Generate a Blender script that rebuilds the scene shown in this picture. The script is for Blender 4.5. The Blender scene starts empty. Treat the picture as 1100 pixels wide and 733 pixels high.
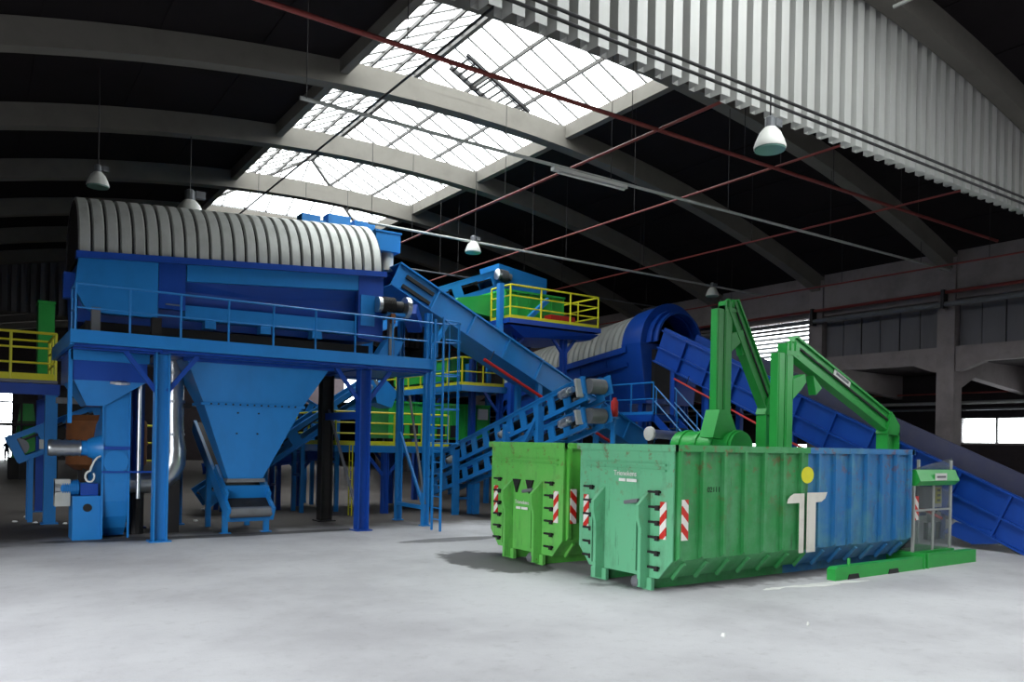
import bpy, math, random
from mathutils import Vector, Matrix
random.seed(7)
scene = bpy.context.scene
COL = scene.collection

# ---------------------------------------------------------------- camera
FPX, YAW, ROLL, HOR, EYE = 855.0, math.radians(55.8), math.radians(1.1), 109.5, 2.35
FWD = Vector((math.cos(YAW), math.sin(YAW), 0)); RGT = Vector((math.sin(YAW), -math.cos(YAW), 0)); UP = Vector((0, 0, 1))
cam_data = bpy.data.cameras.new('camera'); cam = bpy.data.objects.new('camera', cam_data); COL.objects.link(cam)
cr = RGT * math.cos(ROLL) + UP * math.sin(ROLL); cu = -RGT * math.sin(ROLL) + UP * math.cos(ROLL)
m = Matrix.Identity(4)
for i in range(3):
    m[i][0], m[i][1], m[i][2] = cr[i], cu[i], -FWD[i]
m[2][3] = EYE
cam.matrix_world = m
cam_data.sensor_width = 36.0; cam_data.lens = 36.0 * FPX / 1100.0
cam_data.shift_y = HOR / 1100.0; cam_data.clip_end = 300
scene.camera = cam

# ---------------------------------------------------------------- world, daylight and exposure
world = bpy.data.worlds.new('overcast_sky'); scene.world = world; world.use_nodes = True
bg = world.node_tree.nodes['Background']
bg.inputs['Color'].default_value = (0.93, 0.97, 1.0, 1); bg.inputs['Strength'].default_value = 8.0
scene.view_settings.view_transform = 'Standard'; scene.view_settings.look = 'None'
scene.view_settings.gamma = 1.0; scene.view_settings.use_curve_mapping = False
scene.view_settings.exposure = 0.12
cy = scene.cycles
cy.use_denoising = True; cy.max_bounces = 8; cy.diffuse_bounces = 1; cy.glossy_bounces = 3
cy.transparent_max_bounces = 12; cy.sample_clamp_indirect = 6.0; cy.caustics_reflective = False; cy.caustics_refractive = False

def portal(loc, rot, sx, sy):
    l = bpy.data.lights.new('sky_portal', 'AREA'); l.shape = 'RECTANGLE'; l.size = sx; l.size_y = sy
    l.cycles.is_portal = True
    o = bpy.data.objects.new('sky_portal', l); COL.objects.link(o); o.location = loc; o.rotation_euler = rot
portal((11.4, 24.8, 11.95), (0, 0, 0), 7.4, 21.4)           # over the roof lantern
portal((11.4, 3.2, 11.95), (0, 0, 0), 7.4, 10.6)            # lantern of the front hall
portal((-5.5, 5.0, 2.8), (0, math.radians(-90), 0), 5.7, 18.2)  # unseen opening added in the left wall to light the floor

# ---------------------------------------------------------------- materials
def lin(r, g, b):
    f = lambda c: (c / 255 / 12.92) if c / 255 <= 0.04045 else ((c / 255 + 0.055) / 1.055) ** 2.4
    return (f(r), f(g), f(b), 1)
MATS = {}
def mat(name, rgb, rough=0.5, metal=0.0, dirt=0.25, scale=3.0, dirt_rgb=(60, 50, 42), bump=0.0, spec=0.5, streak=1.0):
    """painted or bare surface with cloudy wear; scale in 1/m, streak stretches the wear vertically"""
    if name in MATS: return MATS[name]
    M = bpy.data.materials.new(name); M.use_nodes = True; nt = M.node_tree; N = nt.nodes; L = nt.links
    b = N['Principled BSDF']; b.inputs['Roughness'].default_value = rough; b.inputs['Metallic'].default_value = metal
    b.inputs['Specular IOR Level'].default_value = spec
    tc = N.new('ShaderNodeTexCoord'); mp = N.new('ShaderNodeMapping'); L.new(tc.outputs['Object'], mp.inputs[0])
    mp.inputs['Scale'].default_value = (1, 1, streak)
    nz = N.new('ShaderNodeTexNoise'); nz.inputs['Scale'].default_value = scale; nz.inputs['Detail'].default_value = 6; nz.inputs['Roughness'].default_value = 0.65
    L.new(mp.outputs[0], nz.inputs['Vector'])
    rp = N.new('ShaderNodeValToRGB'); rp.color_ramp.elements[0].position = 0.45; rp.color_ramp.elements[1].position = 0.8
    rp.color_ramp.elements[0].color = (0, 0, 0, 1); rp.color_ramp.elements[1].color = (dirt, dirt, dirt, 1)
    L.new(nz.outputs['Fac'], rp.inputs[0])
    mx = N.new('ShaderNodeMixRGB'); mx.inputs[1].default_value = lin(*rgb); mx.inputs[2].default_value = lin(*dirt_rgb)
    L.new(rp.outputs[0], mx.inputs[0]); L.new(mx.outputs[0], b.inputs['Base Color'])
    if bump:
        bp = N.new('ShaderNodeBump'); bp.inputs['Strength'].default_value = bump; bp.inputs['Distance'].default_value = 0.02
        L.new(nz.outputs['Fac'], bp.inputs['Height']); L.new(bp.outputs[0], b.inputs['Normal'])
    MATS[name] = M
    return M
BLUE = mat('blue_paint', (36, 132, 210), 0.36, dirt=0.22, scale=1.5, dirt_rgb=(18, 60, 120), streak=0.5)
DEEP = mat('deep_blue', (20, 74, 172), 0.38, dirt=0.3, scale=1.2, dirt_rgb=(14, 26, 80), streak=0.5)  # darker of the two machine blues
GREEN = mat('machine_green_paint', (46, 172, 72), 0.4, dirt=0.2, scale=2, dirt_rgb=(20, 90, 40))
YEL = mat('safety_yellow_paint', (232, 226, 40), 0.45, dirt=0.15, scale=4, dirt_rgb=(140, 120, 40))
RED = mat('red_paint', (196, 36, 34), 0.45, dirt=0.2)
DKRED = mat('sprinkler_red_paint', (128, 52, 48), 0.5, dirt=0.3)
WHITE = mat('white_paint', (236, 236, 230), 0.5, dirt=0.15, dirt_rgb=(150, 140, 120))
GALV = mat('galvanised_sheet', (188, 190, 186), 0.5, 0.25, dirt=0.45, scale=2.5, dirt_rgb=(120, 118, 108), streak=0.4)
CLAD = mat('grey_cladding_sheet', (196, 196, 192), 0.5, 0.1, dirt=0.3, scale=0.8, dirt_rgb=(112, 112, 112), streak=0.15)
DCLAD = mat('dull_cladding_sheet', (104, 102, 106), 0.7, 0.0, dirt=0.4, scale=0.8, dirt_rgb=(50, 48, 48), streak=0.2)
STEEL = mat('bright_duct_steel', (200, 204, 208), 0.28, 0.9, dirt=0.3, scale=4, dirt_rgb=(110, 112, 116))
GREY = mat('grey_steel', (120, 122, 126), 0.5, 0.3, dirt=0.35)
CONC = mat('pale_concrete', (116, 112, 105), 0.85, dirt=0.4, scale=1.4, dirt_rgb=(84, 80, 75), bump=0.15)
WCONC = mat('weathered_concrete', (140, 131, 131), 0.9, dirt=0.5, scale=1.0, dirt_rgb=(70, 64, 64), bump=0.15)
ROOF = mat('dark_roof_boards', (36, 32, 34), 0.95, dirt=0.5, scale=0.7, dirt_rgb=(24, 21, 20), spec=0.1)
DARK = mat('dark_iron', (34, 32, 34), 0.6, 0.2, dirt=0.3)
BLACK = mat('black_rubber', (22, 22, 24), 0.7, dirt=0.4, dirt_rgb=(70, 64, 56))
RUST = mat('rust_brown_steel', (128, 78, 42), 0.8, dirt=0.6, dirt_rgb=(80, 50, 30))
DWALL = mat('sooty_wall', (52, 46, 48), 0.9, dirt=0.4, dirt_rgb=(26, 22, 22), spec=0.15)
BARS = mat('glazing_bar_steel', (70, 68, 66), 0.6, dirt=0.3)
SKIN = mat('skin', (196, 150, 122), 0.6, dirt=0.05)
OVERALL = mat('navy_work_cloth', (34, 42, 74), 0.85, dirt=0.2)

def glass_mat(name='milky_roof_glass', tint=(0.93, 0.95, 0.95, 1)):
    M = bpy.data.materials.new(name); M.use_nodes = True; nt = M.node_tree; N = nt.nodes; L = nt.links
    N.remove(N['Principled BSDF']); out = N['Material Output']
    tr = N.new('ShaderNodeBsdfTransparent'); tr.inputs[0].default_value = tint
    gl = N.new('ShaderNodeBsdfGlossy'); gl.inputs['Roughness'].default_value = 0.2
    ml = N.new('ShaderNodeBsdfTranslucent'); ml.inputs[0].default_value = (0.85, 0.87, 0.87, 1)
    nz = N.new('ShaderNodeTexNoise'); nz.inputs['Scale'].default_value = 0.8
    m1 = N.new('ShaderNodeMixShader'); m2 = N.new('ShaderNodeMixShader'); m1.inputs[0].default_value = 0.05
    mr = N.new('ShaderNodeMapRange'); mr.inputs[3].default_value = 0.08; mr.inputs[4].default_value = 0.3
    L.new(nz.outputs['Fac'], mr.inputs[0]); L.new(mr.outputs[0], m2.inputs[0])
    L.new(tr.outputs[0], m1.inputs[1]); L.new(gl.outputs[0], m1.inputs[2])
    L.new(m1.outputs[0], m2.inputs[1]); L.new(ml.outputs[0], m2.inputs[2]); L.new(m2.outputs[0], out.inputs[0])
    return M
GLASS = glass_mat()
RGLASS = glass_mat('dirty_roof_glass', (0.82, 0.83, 0.80, 1))

def mesh_screen_mat():
    M = bpy.data.materials.new('wire_mesh_screen'); M.use_nodes = True; nt = M.node_tree; N = nt.nodes; L = nt.links
    b = N['Principled BSDF']; b.inputs['Base Color'].default_value = lin(120, 128, 130); b.inputs['Alpha'].default_value = 0.32
    b.inputs['Roughness'].default_value = 0.5
    return M
SCREEN = mesh_screen_mat()

def floor_mat():
    M = bpy.data.materials.new('dusty_concrete_floor'); M.use_nodes = True; nt = M.node_tree; N = nt.nodes; L = nt.links
    b = N['Principled BSDF']; b.inputs['Roughness'].default_value = 0.75; b.inputs['Specular IOR Level'].default_value = 0.3
    tc = N.new('ShaderNodeTexCoord')
    def noise(s, d=6, r=0.6):
        n = N.new('ShaderNodeTexNoise'); n.inputs['Scale'].default_value = s; n.inputs['Detail'].default_value = d; n.inputs['Roughness'].default_value = r
        L.new(tc.outputs['Object'], n.inputs['Vector']); return n.outputs['Fac']
    def ramp(src, p0, p1, v0=0.0, v1=1.0):
        r = N.new('ShaderNodeMapRange'); r.inputs[1].default_value = p0; r.inputs[2].default_value = p1; r.inputs[3].default_value = v0; r.inputs[4].default_value = v1
        r.interpolation_type = 'SMOOTHSTEP'; L.new(src, r.inputs[0]); return r.outputs[0]
    def mix(fac, a, c):
        x = N.new('ShaderNodeMixRGB'); L.new(fac, x.inputs[0])
        for i, q in ((1, a), (2, c)):
            if isinstance(q, tuple): x.inputs[i].default_value = q
            else: L.new(q, x.inputs[i])
        return x.outputs[0]
    def math_(op, a, c):
        x = N.new('ShaderNodeMath'); x.operation = op
        for i, q in enumerate((a, c)):
            if isinstance(q, (int, float)): x.inputs[i].default_value = q
            else: L.new(q, x.inputs[i])
        return x.outputs[0]
    base = mix(ramp(noise(0.35), 0.35, 0.7), lin(214, 213, 216), lin(190, 188, 192))
    base = mix(ramp(noise(5, 8, 0.7), 0.5, 0.75, 0, 0.25), base, lin(150, 147, 146))
    base = mix(ramp(noise(60, 3), 0.55, 0.75, 0, 0.25), base, lin(140, 138, 138))
    # machine area dirt, painted extra dark for shade and less bounce; ragged edge
    sp = N.new('ShaderNodeSeparateXYZ'); L.new(tc.outputs['Object'], sp.inputs[0])
    yy = math_('ADD', sp.outputs['Y'], math_('MULTIPLY', noise(0.8), 3.0))
    base = mix(ramp(yy, 20.2, 22.6, 0, 0.9), base, lin(70, 62, 54))
    # dark patches by and under the containers and along the machine frame
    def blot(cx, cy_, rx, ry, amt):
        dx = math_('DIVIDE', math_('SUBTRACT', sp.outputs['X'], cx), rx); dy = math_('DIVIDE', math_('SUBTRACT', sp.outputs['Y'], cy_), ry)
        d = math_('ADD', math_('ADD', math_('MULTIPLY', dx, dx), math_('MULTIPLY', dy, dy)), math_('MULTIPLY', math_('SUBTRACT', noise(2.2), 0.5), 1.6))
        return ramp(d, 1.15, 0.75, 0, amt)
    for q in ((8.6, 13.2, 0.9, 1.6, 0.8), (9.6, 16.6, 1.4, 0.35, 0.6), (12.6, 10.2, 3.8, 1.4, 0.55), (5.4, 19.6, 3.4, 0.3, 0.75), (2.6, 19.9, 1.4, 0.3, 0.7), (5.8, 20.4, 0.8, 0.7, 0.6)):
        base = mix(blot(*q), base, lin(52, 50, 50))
    L.new(base, b.inputs['Base Color'])
    bp = N.new('ShaderNodeBump'); bp.inputs['Strength'].default_value = 0.12; bp.inputs['Distance'].default_value = 0.02
    L.new(noise(18, 8), bp.inputs['Height']); L.new(bp.outputs[0], b.inputs['Normal'])
    return M

def container_mat(name, front, side, rear, border, fade, rust_amt):
    """worn container paint: straight coat border, front end painted lighter as if lit, sun-faded clouds, vertical scratches, rust chips towards the rim"""
    M = bpy.data.materials.new(name); M.use_nodes = True; nt = M.node_tree; N = nt.nodes; L = nt.links
    b = N['Principled BSDF']; b.inputs['Roughness'].default_value = 0.5
    tc = N.new('ShaderNodeTexCoord'); sp = N.new('ShaderNodeSeparateXYZ'); L.new(tc.outputs['Object'], sp.inputs[0])
    def step(src, v):
        x = N.new('ShaderNodeMath'); x.operation = 'GREATER_THAN'; L.new(src, x.inputs[0]); x.inputs[1].default_value = v; return x.outputs[0]
    def mix(fac, a, c):
        x = N.new('ShaderNodeMixRGB'); L.new(fac, x.inputs[0])
        for i, q in ((1, a), (2, c)):
            if isinstance(q, tuple): x.inputs[i].default_value = q
            else: L.new(q, x.inputs[i])
        return x.outputs[0]
    def noise(scale, vec_scale=(1, 1, 1), detail=6, rough=.65):
        mp = N.new('ShaderNodeMapping'); mp.inputs['Scale'].default_value = vec_scale; L.new(tc.outputs['Object'], mp.inputs[0])
        n = N.new('ShaderNodeTexNoise'); n.inputs['Scale'].default_value = scale; n.inputs['Detail'].default_value = detail; n.inputs['Roughness'].default_value = rough
        L.new(mp.outputs[0], n.inputs['Vector']); return n.outputs['Fac']
    def ramp(src, p0, p1, v1):
        r = N.new('ShaderNodeMapRange'); r.inputs[1].default_value = p0; r.inputs[2].default_value = p1; r.inputs[4].default_value = v1; L.new(src, r.inputs[0]); return r.outputs[0]
    def mul(a, c):
        x = N.new('ShaderNodeMath'); x.operation = 'MULTIPLY'; L.new(a, x.inputs[0]); L.new(c, x.inputs[1]); return x.outputs[0]
    c = mix(step(sp.outputs['X'], 0.03), lin(*front), lin(*side))  # front face painted lighter to stand for the light on it
    c = mix(step(sp.outputs['X'], border), c, lin(*rear))
    c = mix(ramp(noise(1.3), .45, .75, .5), c, lin(*fade))
    c = mix(ramp(noise(3.5, (1, 1, .35), 8, .75), .52, .72, .45), c, lin(70, 92, 72))
    c = mix(ramp(noise(9, (1, 1, .12), 4), .62, .7, .5), c, lin(44, 62, 46))
    high = ramp(sp.outputs['Z'], .9, 2.2, 1.0)
    c = mix(mul(ramp(noise(5.5), .56, .64, rust_amt), high), c, lin(122, 70, 46))
    c = mix(ramp(noise(14), .66, .7, .6), c, lin(104, 66, 46))
    L.new(c, b.inputs['Base Color'])
    return M
CPAINT = container_mat('two_tone_container_paint', (104, 184, 138), (52, 148, 78), (42, 118, 178), 3.44, (120, 176, 140), .6)
LIME = container_mat('lime_container_paint', (100, 188, 84), (84, 178, 66), (84, 178, 66), 99.0, (140, 198, 110), .5)

# ---------------------------------------------------------------- mesh helpers
V = Vector
class MB:
    def __init__(s): s.v = []; s.f = []
    def add(s, vs, fs):
        o = len(s.v); s.v += [tuple(q) for q in vs]; s.f += [tuple(i + o for i in q) for q in fs]; return s
    def box(s, x0, x1, y0, y1, z0, z1):
        vs = [(x, y, z) for z in (z0, z1) for (x, y) in ((x0, y0), (x1, y0), (x1, y1), (x0, y1))]
        return s.add(vs, [(3, 2, 1, 0), (4, 5, 6, 7), (0, 1, 5, 4), (1, 2, 6, 5), (2, 3, 7, 6), (3, 0, 4, 7)])
    def frame_box(s, o, D, S, N, a, b, c, d, e, f):
        """box in a local frame: a..b along D, c..d along S, e..f along N"""
        vs = [o + D * q + S * r + N * t for t in (e, f) for (q, r) in ((a, c), (b, c), (b, d), (a, d))]
        return s.add(vs, [(3, 2, 1, 0), (4, 5, 6, 7), (0, 1, 5, 4), (1, 2, 6, 5), (2, 3, 7, 6), (3, 0, 4, 7)])
    def bar(s, p0, p1, w, h, up=(0, 0, 1)):
        p0, p1 = V(p0), V(p1); D = (p1 - p0); ln = D.length; D.normalize(); u = V(up)
        if abs(D.dot(u)) > 0.98: u = V((1, 0, 0))
        S = D.cross(u).normalized(); N = S.cross(D)
        return s.frame_box(p0, D, S, N, 0, ln, -w / 2, w / 2, -h / 2, h / 2)
    def ibeam(s, p0, p1, w, h, t=0.025, up=(1, 0, 0)):
        p0, p1 = V(p0), V(p1); D = (p1 - p0); ln = D.length; D.normalize(); u = V(up)
        if abs(D.dot(u)) > 0.98: u = V((0, 0, 1))
        S = D.cross(u).normalized(); N = S.cross(D)
        s.frame_box(p0, D, S, N, 0, ln, -w / 2, w / 2, h / 2 - t, h / 2)
        s.frame_box(p0, D, S, N, 0, ln, -w / 2, w / 2, -h / 2, -h / 2 + t)
        return s.frame_box(p0, D, S, N, 0, ln, -t / 2, t / 2, -h / 2 + t, h / 2 - t)
    def path(s, pts, r, n=8, caps=True):
        pts = [V(p) for p in pts]; rr = r if isinstance(r, (list, tuple)) else [r] * len(pts); rings = []
        u = None
        for i, p in enumerate(pts):
            a = (pts[i] - pts[i - 1]) if i else (pts[1] - pts[0]); b_ = (pts[i + 1] - pts[i]) if i < len(pts) - 1 else a
            d = (a.normalized() + b_.normalized()).normalized()
            if u is None:
                u = d.orthogonal().normalized()
            u = (u - d * u.dot(d)).normalized(); w = d.cross(u)
            k = 1.0 / max(0.5, d.dot(a.normalized()))
            rings.append([p + (u * math.cos(2 * math.pi * j / n) + w * math.sin(2 * math.pi * j / n)) * rr[i] * (k if 0 < i < len(pts) - 1 else 1) for j in range(n)])
        vs = [q for g in rings for q in g]; fs = []
        for i in range(len(rings) - 1):
            for j in range(n):
                k = (j + 1) % n; fs.append((i * n + j, i * n + k, (i + 1) * n + k, (i + 1) * n + j))
        if caps: fs += [tuple(range(n - 1, -1, -1)), tuple((len(rings) - 1) * n + j for j in range(n))]
        return s.add(vs, fs)
    def tube(s, p0, p1, r, n=8): return s.path([p0, p1], r, n)
    def prism(s, poly, axis, a, b):
        f = {'x': lambda q, t: (t, q[0], q[1]), 'y': lambda q, t: (q[0], t, q[1]), 'z': lambda q, t: (q[0], q[1], t)}[axis]
        n = len(poly); vs = [f(q, a) for q in poly] + [f(q, b) for q in poly]
        fs = [tuple(range(n - 1, -1, -1)), tuple(range(n, 2 * n))] + [(i, (i + 1) % n, (i + 1) % n + n, i + n) for i in range(n)]
        return s.add(vs, fs)
    def loft(s, loops, cap=True, close=True):
        n = len(loops[0]); vs = [q for l in loops for q in l]; fs = []
        for i in range(len(loops) - 1):
            for j in range(n if close else n - 1):
                k = (j + 1) % n; fs.append((i * n + j, i * n + k, (i + 1) * n + k, (i + 1) * n + j))
        if cap: fs += [tuple(range(n - 1, -1, -1)), tuple((len(loops) - 1) * n + j for j in range(n))]
        return s.add(vs, fs)
    def lathe(s, prof, o, ax=(0, 0, 1), n=16):
        """prof: (radius, distance along ax) pairs"""
        o, ax = V(o), V(ax).normalized(); u = ax.orthogonal().normalized(); w = ax.cross(u)
        loops = [[o + ax * h + (u * math.cos(2 * math.pi * j / n) + w * math.sin(2 * math.pi * j / n)) * max(r, 1e-4) for j in range(n)] for r, h in prof]
        return s.loft(loops)
    def arc_sheet(s, fn, a0, a1, n, t0, t1, th):
        """thick sheet: fn(angle, station, offset) -> point"""
        loops = []
        for i in range(n + 1):
            a = a0 + (a1 - a0) * i / n
            loops.append([fn(a, t0, 0), fn(a, t1, 0), fn(a, t1, th), fn(a, t0, th)])
        return s.loft(loops)
    def build(s, name, material, parent=None, smooth=False, local=False):
        off = V((0, 0, 0)); p = None if local else parent
        while p is not None: off += p.location; p = p.parent
        me = bpy.data.meshes.new(name); me.from_pydata([V(q) - off for q in s.v], [], s.f); me.update()
        import bmesh
        bm = bmesh.new(); bm.from_mesh(me); bmesh.ops.recalc_face_normals(bm, faces=bm.faces); bm.to_mesh(me); bm.free()
        me.materials.append(material)
        if smooth:
            me.polygons.foreach_set('use_smooth', [True] * len(me.polygons))
            try: me.set_sharp_from_angle(angle=math.radians(40))
            except Exception: pass
        o = bpy.data.objects.new(name, me); COL.objects.link(o)
        if parent is not None: o.parent = parent
        return o

def tag(o, label=None, cat=None, group=None, kind=None):
    if label: o['label'] = label
    if cat: o['category'] = cat
    if group: o['group'] = group
    if kind: o['kind'] = kind
    return o
def thing(name, label, cat, loc=(0, 0, 0), group=None):
    o = bpy.data.objects.new(name, None); COL.objects.link(o); o.location = loc; o.empty_display_size = 0.2
    return tag(o, label, cat, group)
def struct(name, mb, material, label, cat, smooth=False):
    return tag(mb.build(name, material, None, smooth), label, cat, None, 'structure')
def copy_tree(o, delta=(0, 0, 0), parent=None):
    c = o.copy(); COL.objects.link(c)
    if parent is None: c.location = o.location + V(delta)
    else: c.parent = parent
    for ch in list(o.children): copy_tree(ch, parent=c)
    return c
def spawn(src, name, parent, loc):
    """a light copy of a part that shares its mesh"""
    c = src.copy(); COL.objects.link(c); c.parent = parent; c.location = loc; return c
def text_part(txt, size, origin, right, up, material, parent, name='lettering', depth=0.004):
    cu_ = bpy.data.curves.new(name, 'FONT'); cu_.body = txt; cu_.size = size; cu_.extrude = depth / 2; cu_.align_x = 'CENTER'; cu_.align_y = 'CENTER'
    tmp = bpy.data.objects.new('tmp_text', cu_); COL.objects.link(tmp)
    dg = bpy.context.evaluated_depsgraph_get(); me = bpy.data.meshes.new_from_object(tmp.evaluated_get(dg))
    bpy.data.objects.remove(tmp)
    R_, U_ = V(right), V(up); n_ = R_.cross(U_); off = V((0, 0, 0)); p = parent
    while p is not None: off += p.location; p = p.parent
    for v in me.vertices: v.co = V(origin) - off + R_ * v.co.x + U_ * v.co.y + n_ * v.co.z
    me.materials.clear(); me.materials.append(material)
    o = bpy.data.objects.new(name, me); COL.objects.link(o); o.parent = parent; return o

# pixel -> point, the distance coming from the plane the thing stands on or in
def ray(u, v):
    dx, dy = u - 550, v - 366.5
    x = dx * math.cos(ROLL) + dy * math.sin(ROLL); y = -dx * math.sin(ROLL) + dy * math.cos(ROLL)
    return FWD + RGT * (x / FPX) + UP * (-(y - HOR) / FPX)
def PZ(u, v, z=0.0):
    d = ray(u, v); return d * ((z - EYE) / d.z) + V((0, 0, EYE))
def PX(u, v, x):
    d = ray(u, v); return d * (x / d.x) + V((0, 0, EYE))
def PY(u, v, y):
    d = ray(u, v); return d * (y / d.y) + V((0, 0, EYE))

# ================================================================ THE HALL
XC, XR, XL = 11.4, 28.2, -5.4                       # ridge, right and left column lines
def arch(x): return 11.6 - 0.0108 * (x - XC) ** 2   # underside of the arched girders
BAY = 5.17; G0 = 9.25
GY = [G0 + BAY * i for i in range(-5, 14)]
SKX0, SKX1 = 7.75, 15.05                            # roof lantern
SKY0, SKY1 = G0 + BAY, G0 + 5 * BAY
FSK0, FSK1 = -2.0, 8.4                             # lantern of the front hall
YF, YB = -16.0, 84.0; XO_ = 34.0

fl = struct('floor', MB().box(-6, 38, YF, YB + .3, -0.2, 0), floor_mat(), 'light grey dusty concrete floor of the hall', 'floor')

tag(MB().box(-140, -6.0, -120, 160, -.25, -.03).build('yard', mat('dark_yard_ground', (40, 40, 42), .9, dirt=.4, scale=.3)), 'unseen dark yard added outside the left opening to cut upward light', 'ground', None, 'structure')  # ground plane added out of view to cut light from below
# roof boards: strips that run along the hall, open at the two lanterns
xs = [XL - .4 + (XR - XL + .8) * i / 30 for i in range(31)]
xs = sorted([x for x in xs if abs(x - SKX0) > .5 and abs(x - SKX1) > .5] + [SKX0, SKX1])
ceil = MB()
for i in range(len(xs) - 1):
    a, b = xs[i], xs[i + 1]; za, zb = arch(a) + .62, arch(b) + .62
    st = .03 if i % 2 else 0.0
    spans = [(YF, YB)] if not (SKX0 - .01 <= a and b <= SKX1 + .01) else [(YF, FSK0), (FSK1, SKY0), (SKY1, YB)]
    for y0, y1 in spans:
        ceil.add([(a, y0, za + st), (b, y0, zb + st), (b, y1, zb + st), (a, y1, za + st), (a, y0, za + .15), (b, y0, zb + .15), (b, y1, zb + .15), (a, y1, za + .15)],
                 [(0, 1, 2, 3), (7, 6, 5, 4), (0, 4, 5, 1), (1, 5, 6, 2), (2, 6, 7, 3), (3, 7, 4, 0)])
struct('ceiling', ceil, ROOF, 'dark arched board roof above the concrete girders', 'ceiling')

def girder(y, label):
    n = 28; mb = MB(); loops = []
    for i in range(n + 1):
        x = XL + (XR - XL) * i / n; z = arch(x)
        loops.append([(x, y - .2, z), (x, y + .2, z), (x, y + .2, z + .62), (x, y - .2, z + .62)])
    mb.loft(loops)
    return struct('trim_1', mb, CONC, label, 'girder')
names = {5: 'concrete arch girder over the hanging grey cladding', 6: 'concrete arch girder nearest the camera along the skylight edge',
         7: 'second concrete arch girder crossing the skylight', 8: 'third concrete arch girder crossing the skylight',
         9: 'fourth concrete arch girder, just above the ribbed drum cover', 10: 'concrete arch girder at the far end of the skylight'}
for i, y in enumerate(GY):
    if i in (3, 4) or 5 <= i:
        g = girder(y, names.get(i, 'dark concrete arch girder deep in the hall' if i > 5 else 'concrete arch girder of the front hall'))
        if i not in names: g['group'] = 'girders deep in the hall' if i > 5 else 'front hall girders'

# lantern
def lantern(idx, y0, y1, label, ny, hip, detail):
    root = thing('window_%d' % idx, label, 'skylight', (XC, y0, 11.9)); root['kind'] = 'structure'
    zr = 13.95; ze = 12.15
    # kerb beams
    for x in (SKX0, SKX1):
        w = .22
        MB().box(x - w / 2, x + w / 2, y0, y1, arch(x) + .28, ze).build('kerb', CONC, root)
    MB().box(SKX0, SKX1, y1 - .12, y1 + .12, 11.75, ze).build('kerb', CONC, root)
    MB().bar((XC, y0, zr - .06), (XC, y1 - hip, zr - .06), .14, .2).build('ridge_purlin', BARS, root)
    step = (y1 - y0) / ny
    for side in (-1, 1):
        xe = XC + side * (SKX1 - SKX0) / 2
        for k in range(1, detail):
            t = k / detail; x = xe + (XC - xe) * t; z = ze + (zr - ze) * t
            ymax = y1 - hip * t
            MB().bar((x, y0, z - .06), (x, ymax, z - .06), .06, .1).build('purlin', BARS, root)
        tmpl = None
        for j in range(ny + 1):
            y = y0 + step * j
            t = 1.0 if y <= y1 - hip + .01 else max(0.0, (y1 - y) / max(hip, .01))
            if t < .05: continue
            a = V((xe, y, ze)); b = V((XC, y, zr))
            e = a + (b - a) * t
            MB().bar(a, e, .035, .06).build('glazing_bar', BARS, root)
        for j in range(ny):
            ya, yb = y0 + step * j, y0 + step * (j + 1)
            for k in range(detail):
                ta, tb = k / detail, (k + 1) / detail
                def cl(y, t): return min(t, max(0.0, (y1 - y) / hip)) if hip > 0 else t
                pts = []
                for y, t in ((ya, ta), (yb, ta), (yb, tb), (ya, tb)):
                    tt = cl(y, t); pts.append(V((xe + (XC - xe) * tt, y, ze + (zr - ze) * tt)))
                if (pts[0] - pts[3]).length < .03 and (pts[1] - pts[2]).length < .03: continue
                MB().add(pts, [(0, 1, 2, 3)]).build('pane', RGLASS, root)
    if hip > 0:
        for side in (-1, 1):
            xe = XC + side * (SKX1 - SKX0) / 2
            MB().bar((xe, y1, ze), (XC, y1 - hip, zr), .1, .14).build('hip_rafter', BARS, root)
        nh = 8
        for j in range(nh):
            qa, qb = j / nh, (j + 1) / nh
            top = lambda q: V((SKX0 + (SKX1 - SKX0) * q, y1 - hip * (1 - abs(2 * q - 1)), ze + (zr - ze) * (1 - abs(2 * q - 1))))
            a = V((SKX0 + (SKX1 - SKX0) * qa, y1, ze)); b = V((SKX0 + (SKX1 - SKX0) * qb, y1, ze))
            pts = [a, b, top(qb), top(qa)]
            MB().add(pts, [(0, 1, 2, 3)]).build('pane', RGLASS, root)
            if j: MB().bar(a, top(qa), .035, .06).build('glazing_bar', BARS, root)
    else:
        for y in (y0, y1):
            MB().add([(SKX0, y, ze), (SKX1, y, ze), (XC, y, zr)], [(0, 1, 2)]).build('gable_pane', RGLASS, root)
    return root
lan = lantern(1, SKY0, SKY1, 'long white glazed roof lantern between the arch girders', 28, 3.2, 3)
MB().add([(SKX0, SKY0, 12.15), (SKX1, SKY0, 12.15), (XC, SKY0, 13.95)], [(0, 1, 2)]).build('gable_pane', RGLASS, lan)
lantern(2, FSK0, FSK1, 'glazed roof lantern of the front hall', 6, 0, 1)
# roof ladder lying on the right slope of the lantern
rl = thing('roof_ladder', 'dark roof ladder lying on the skylight glazing under the ridge', 'ladder', (12.2, 20.3, 13.4))
sl = V((3.65, 0, -1.8)).normalized()
base = V((11.75, 0, 13.62))
for y in (20.0, 21.0):
    MB().bar(base + V((0, y, 0)), base + V((0, y, 0)) + sl * 2.5, .09, .09).build('stringer', DARK, rl)
for i in range(11):
    p = base + sl * (.12 + i * .225)
    MB().bar(p + V((0, 20.0, 0)), p + V((0, 21.0, 0)), .05, .05).build('rung', DARK, rl)

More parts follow.
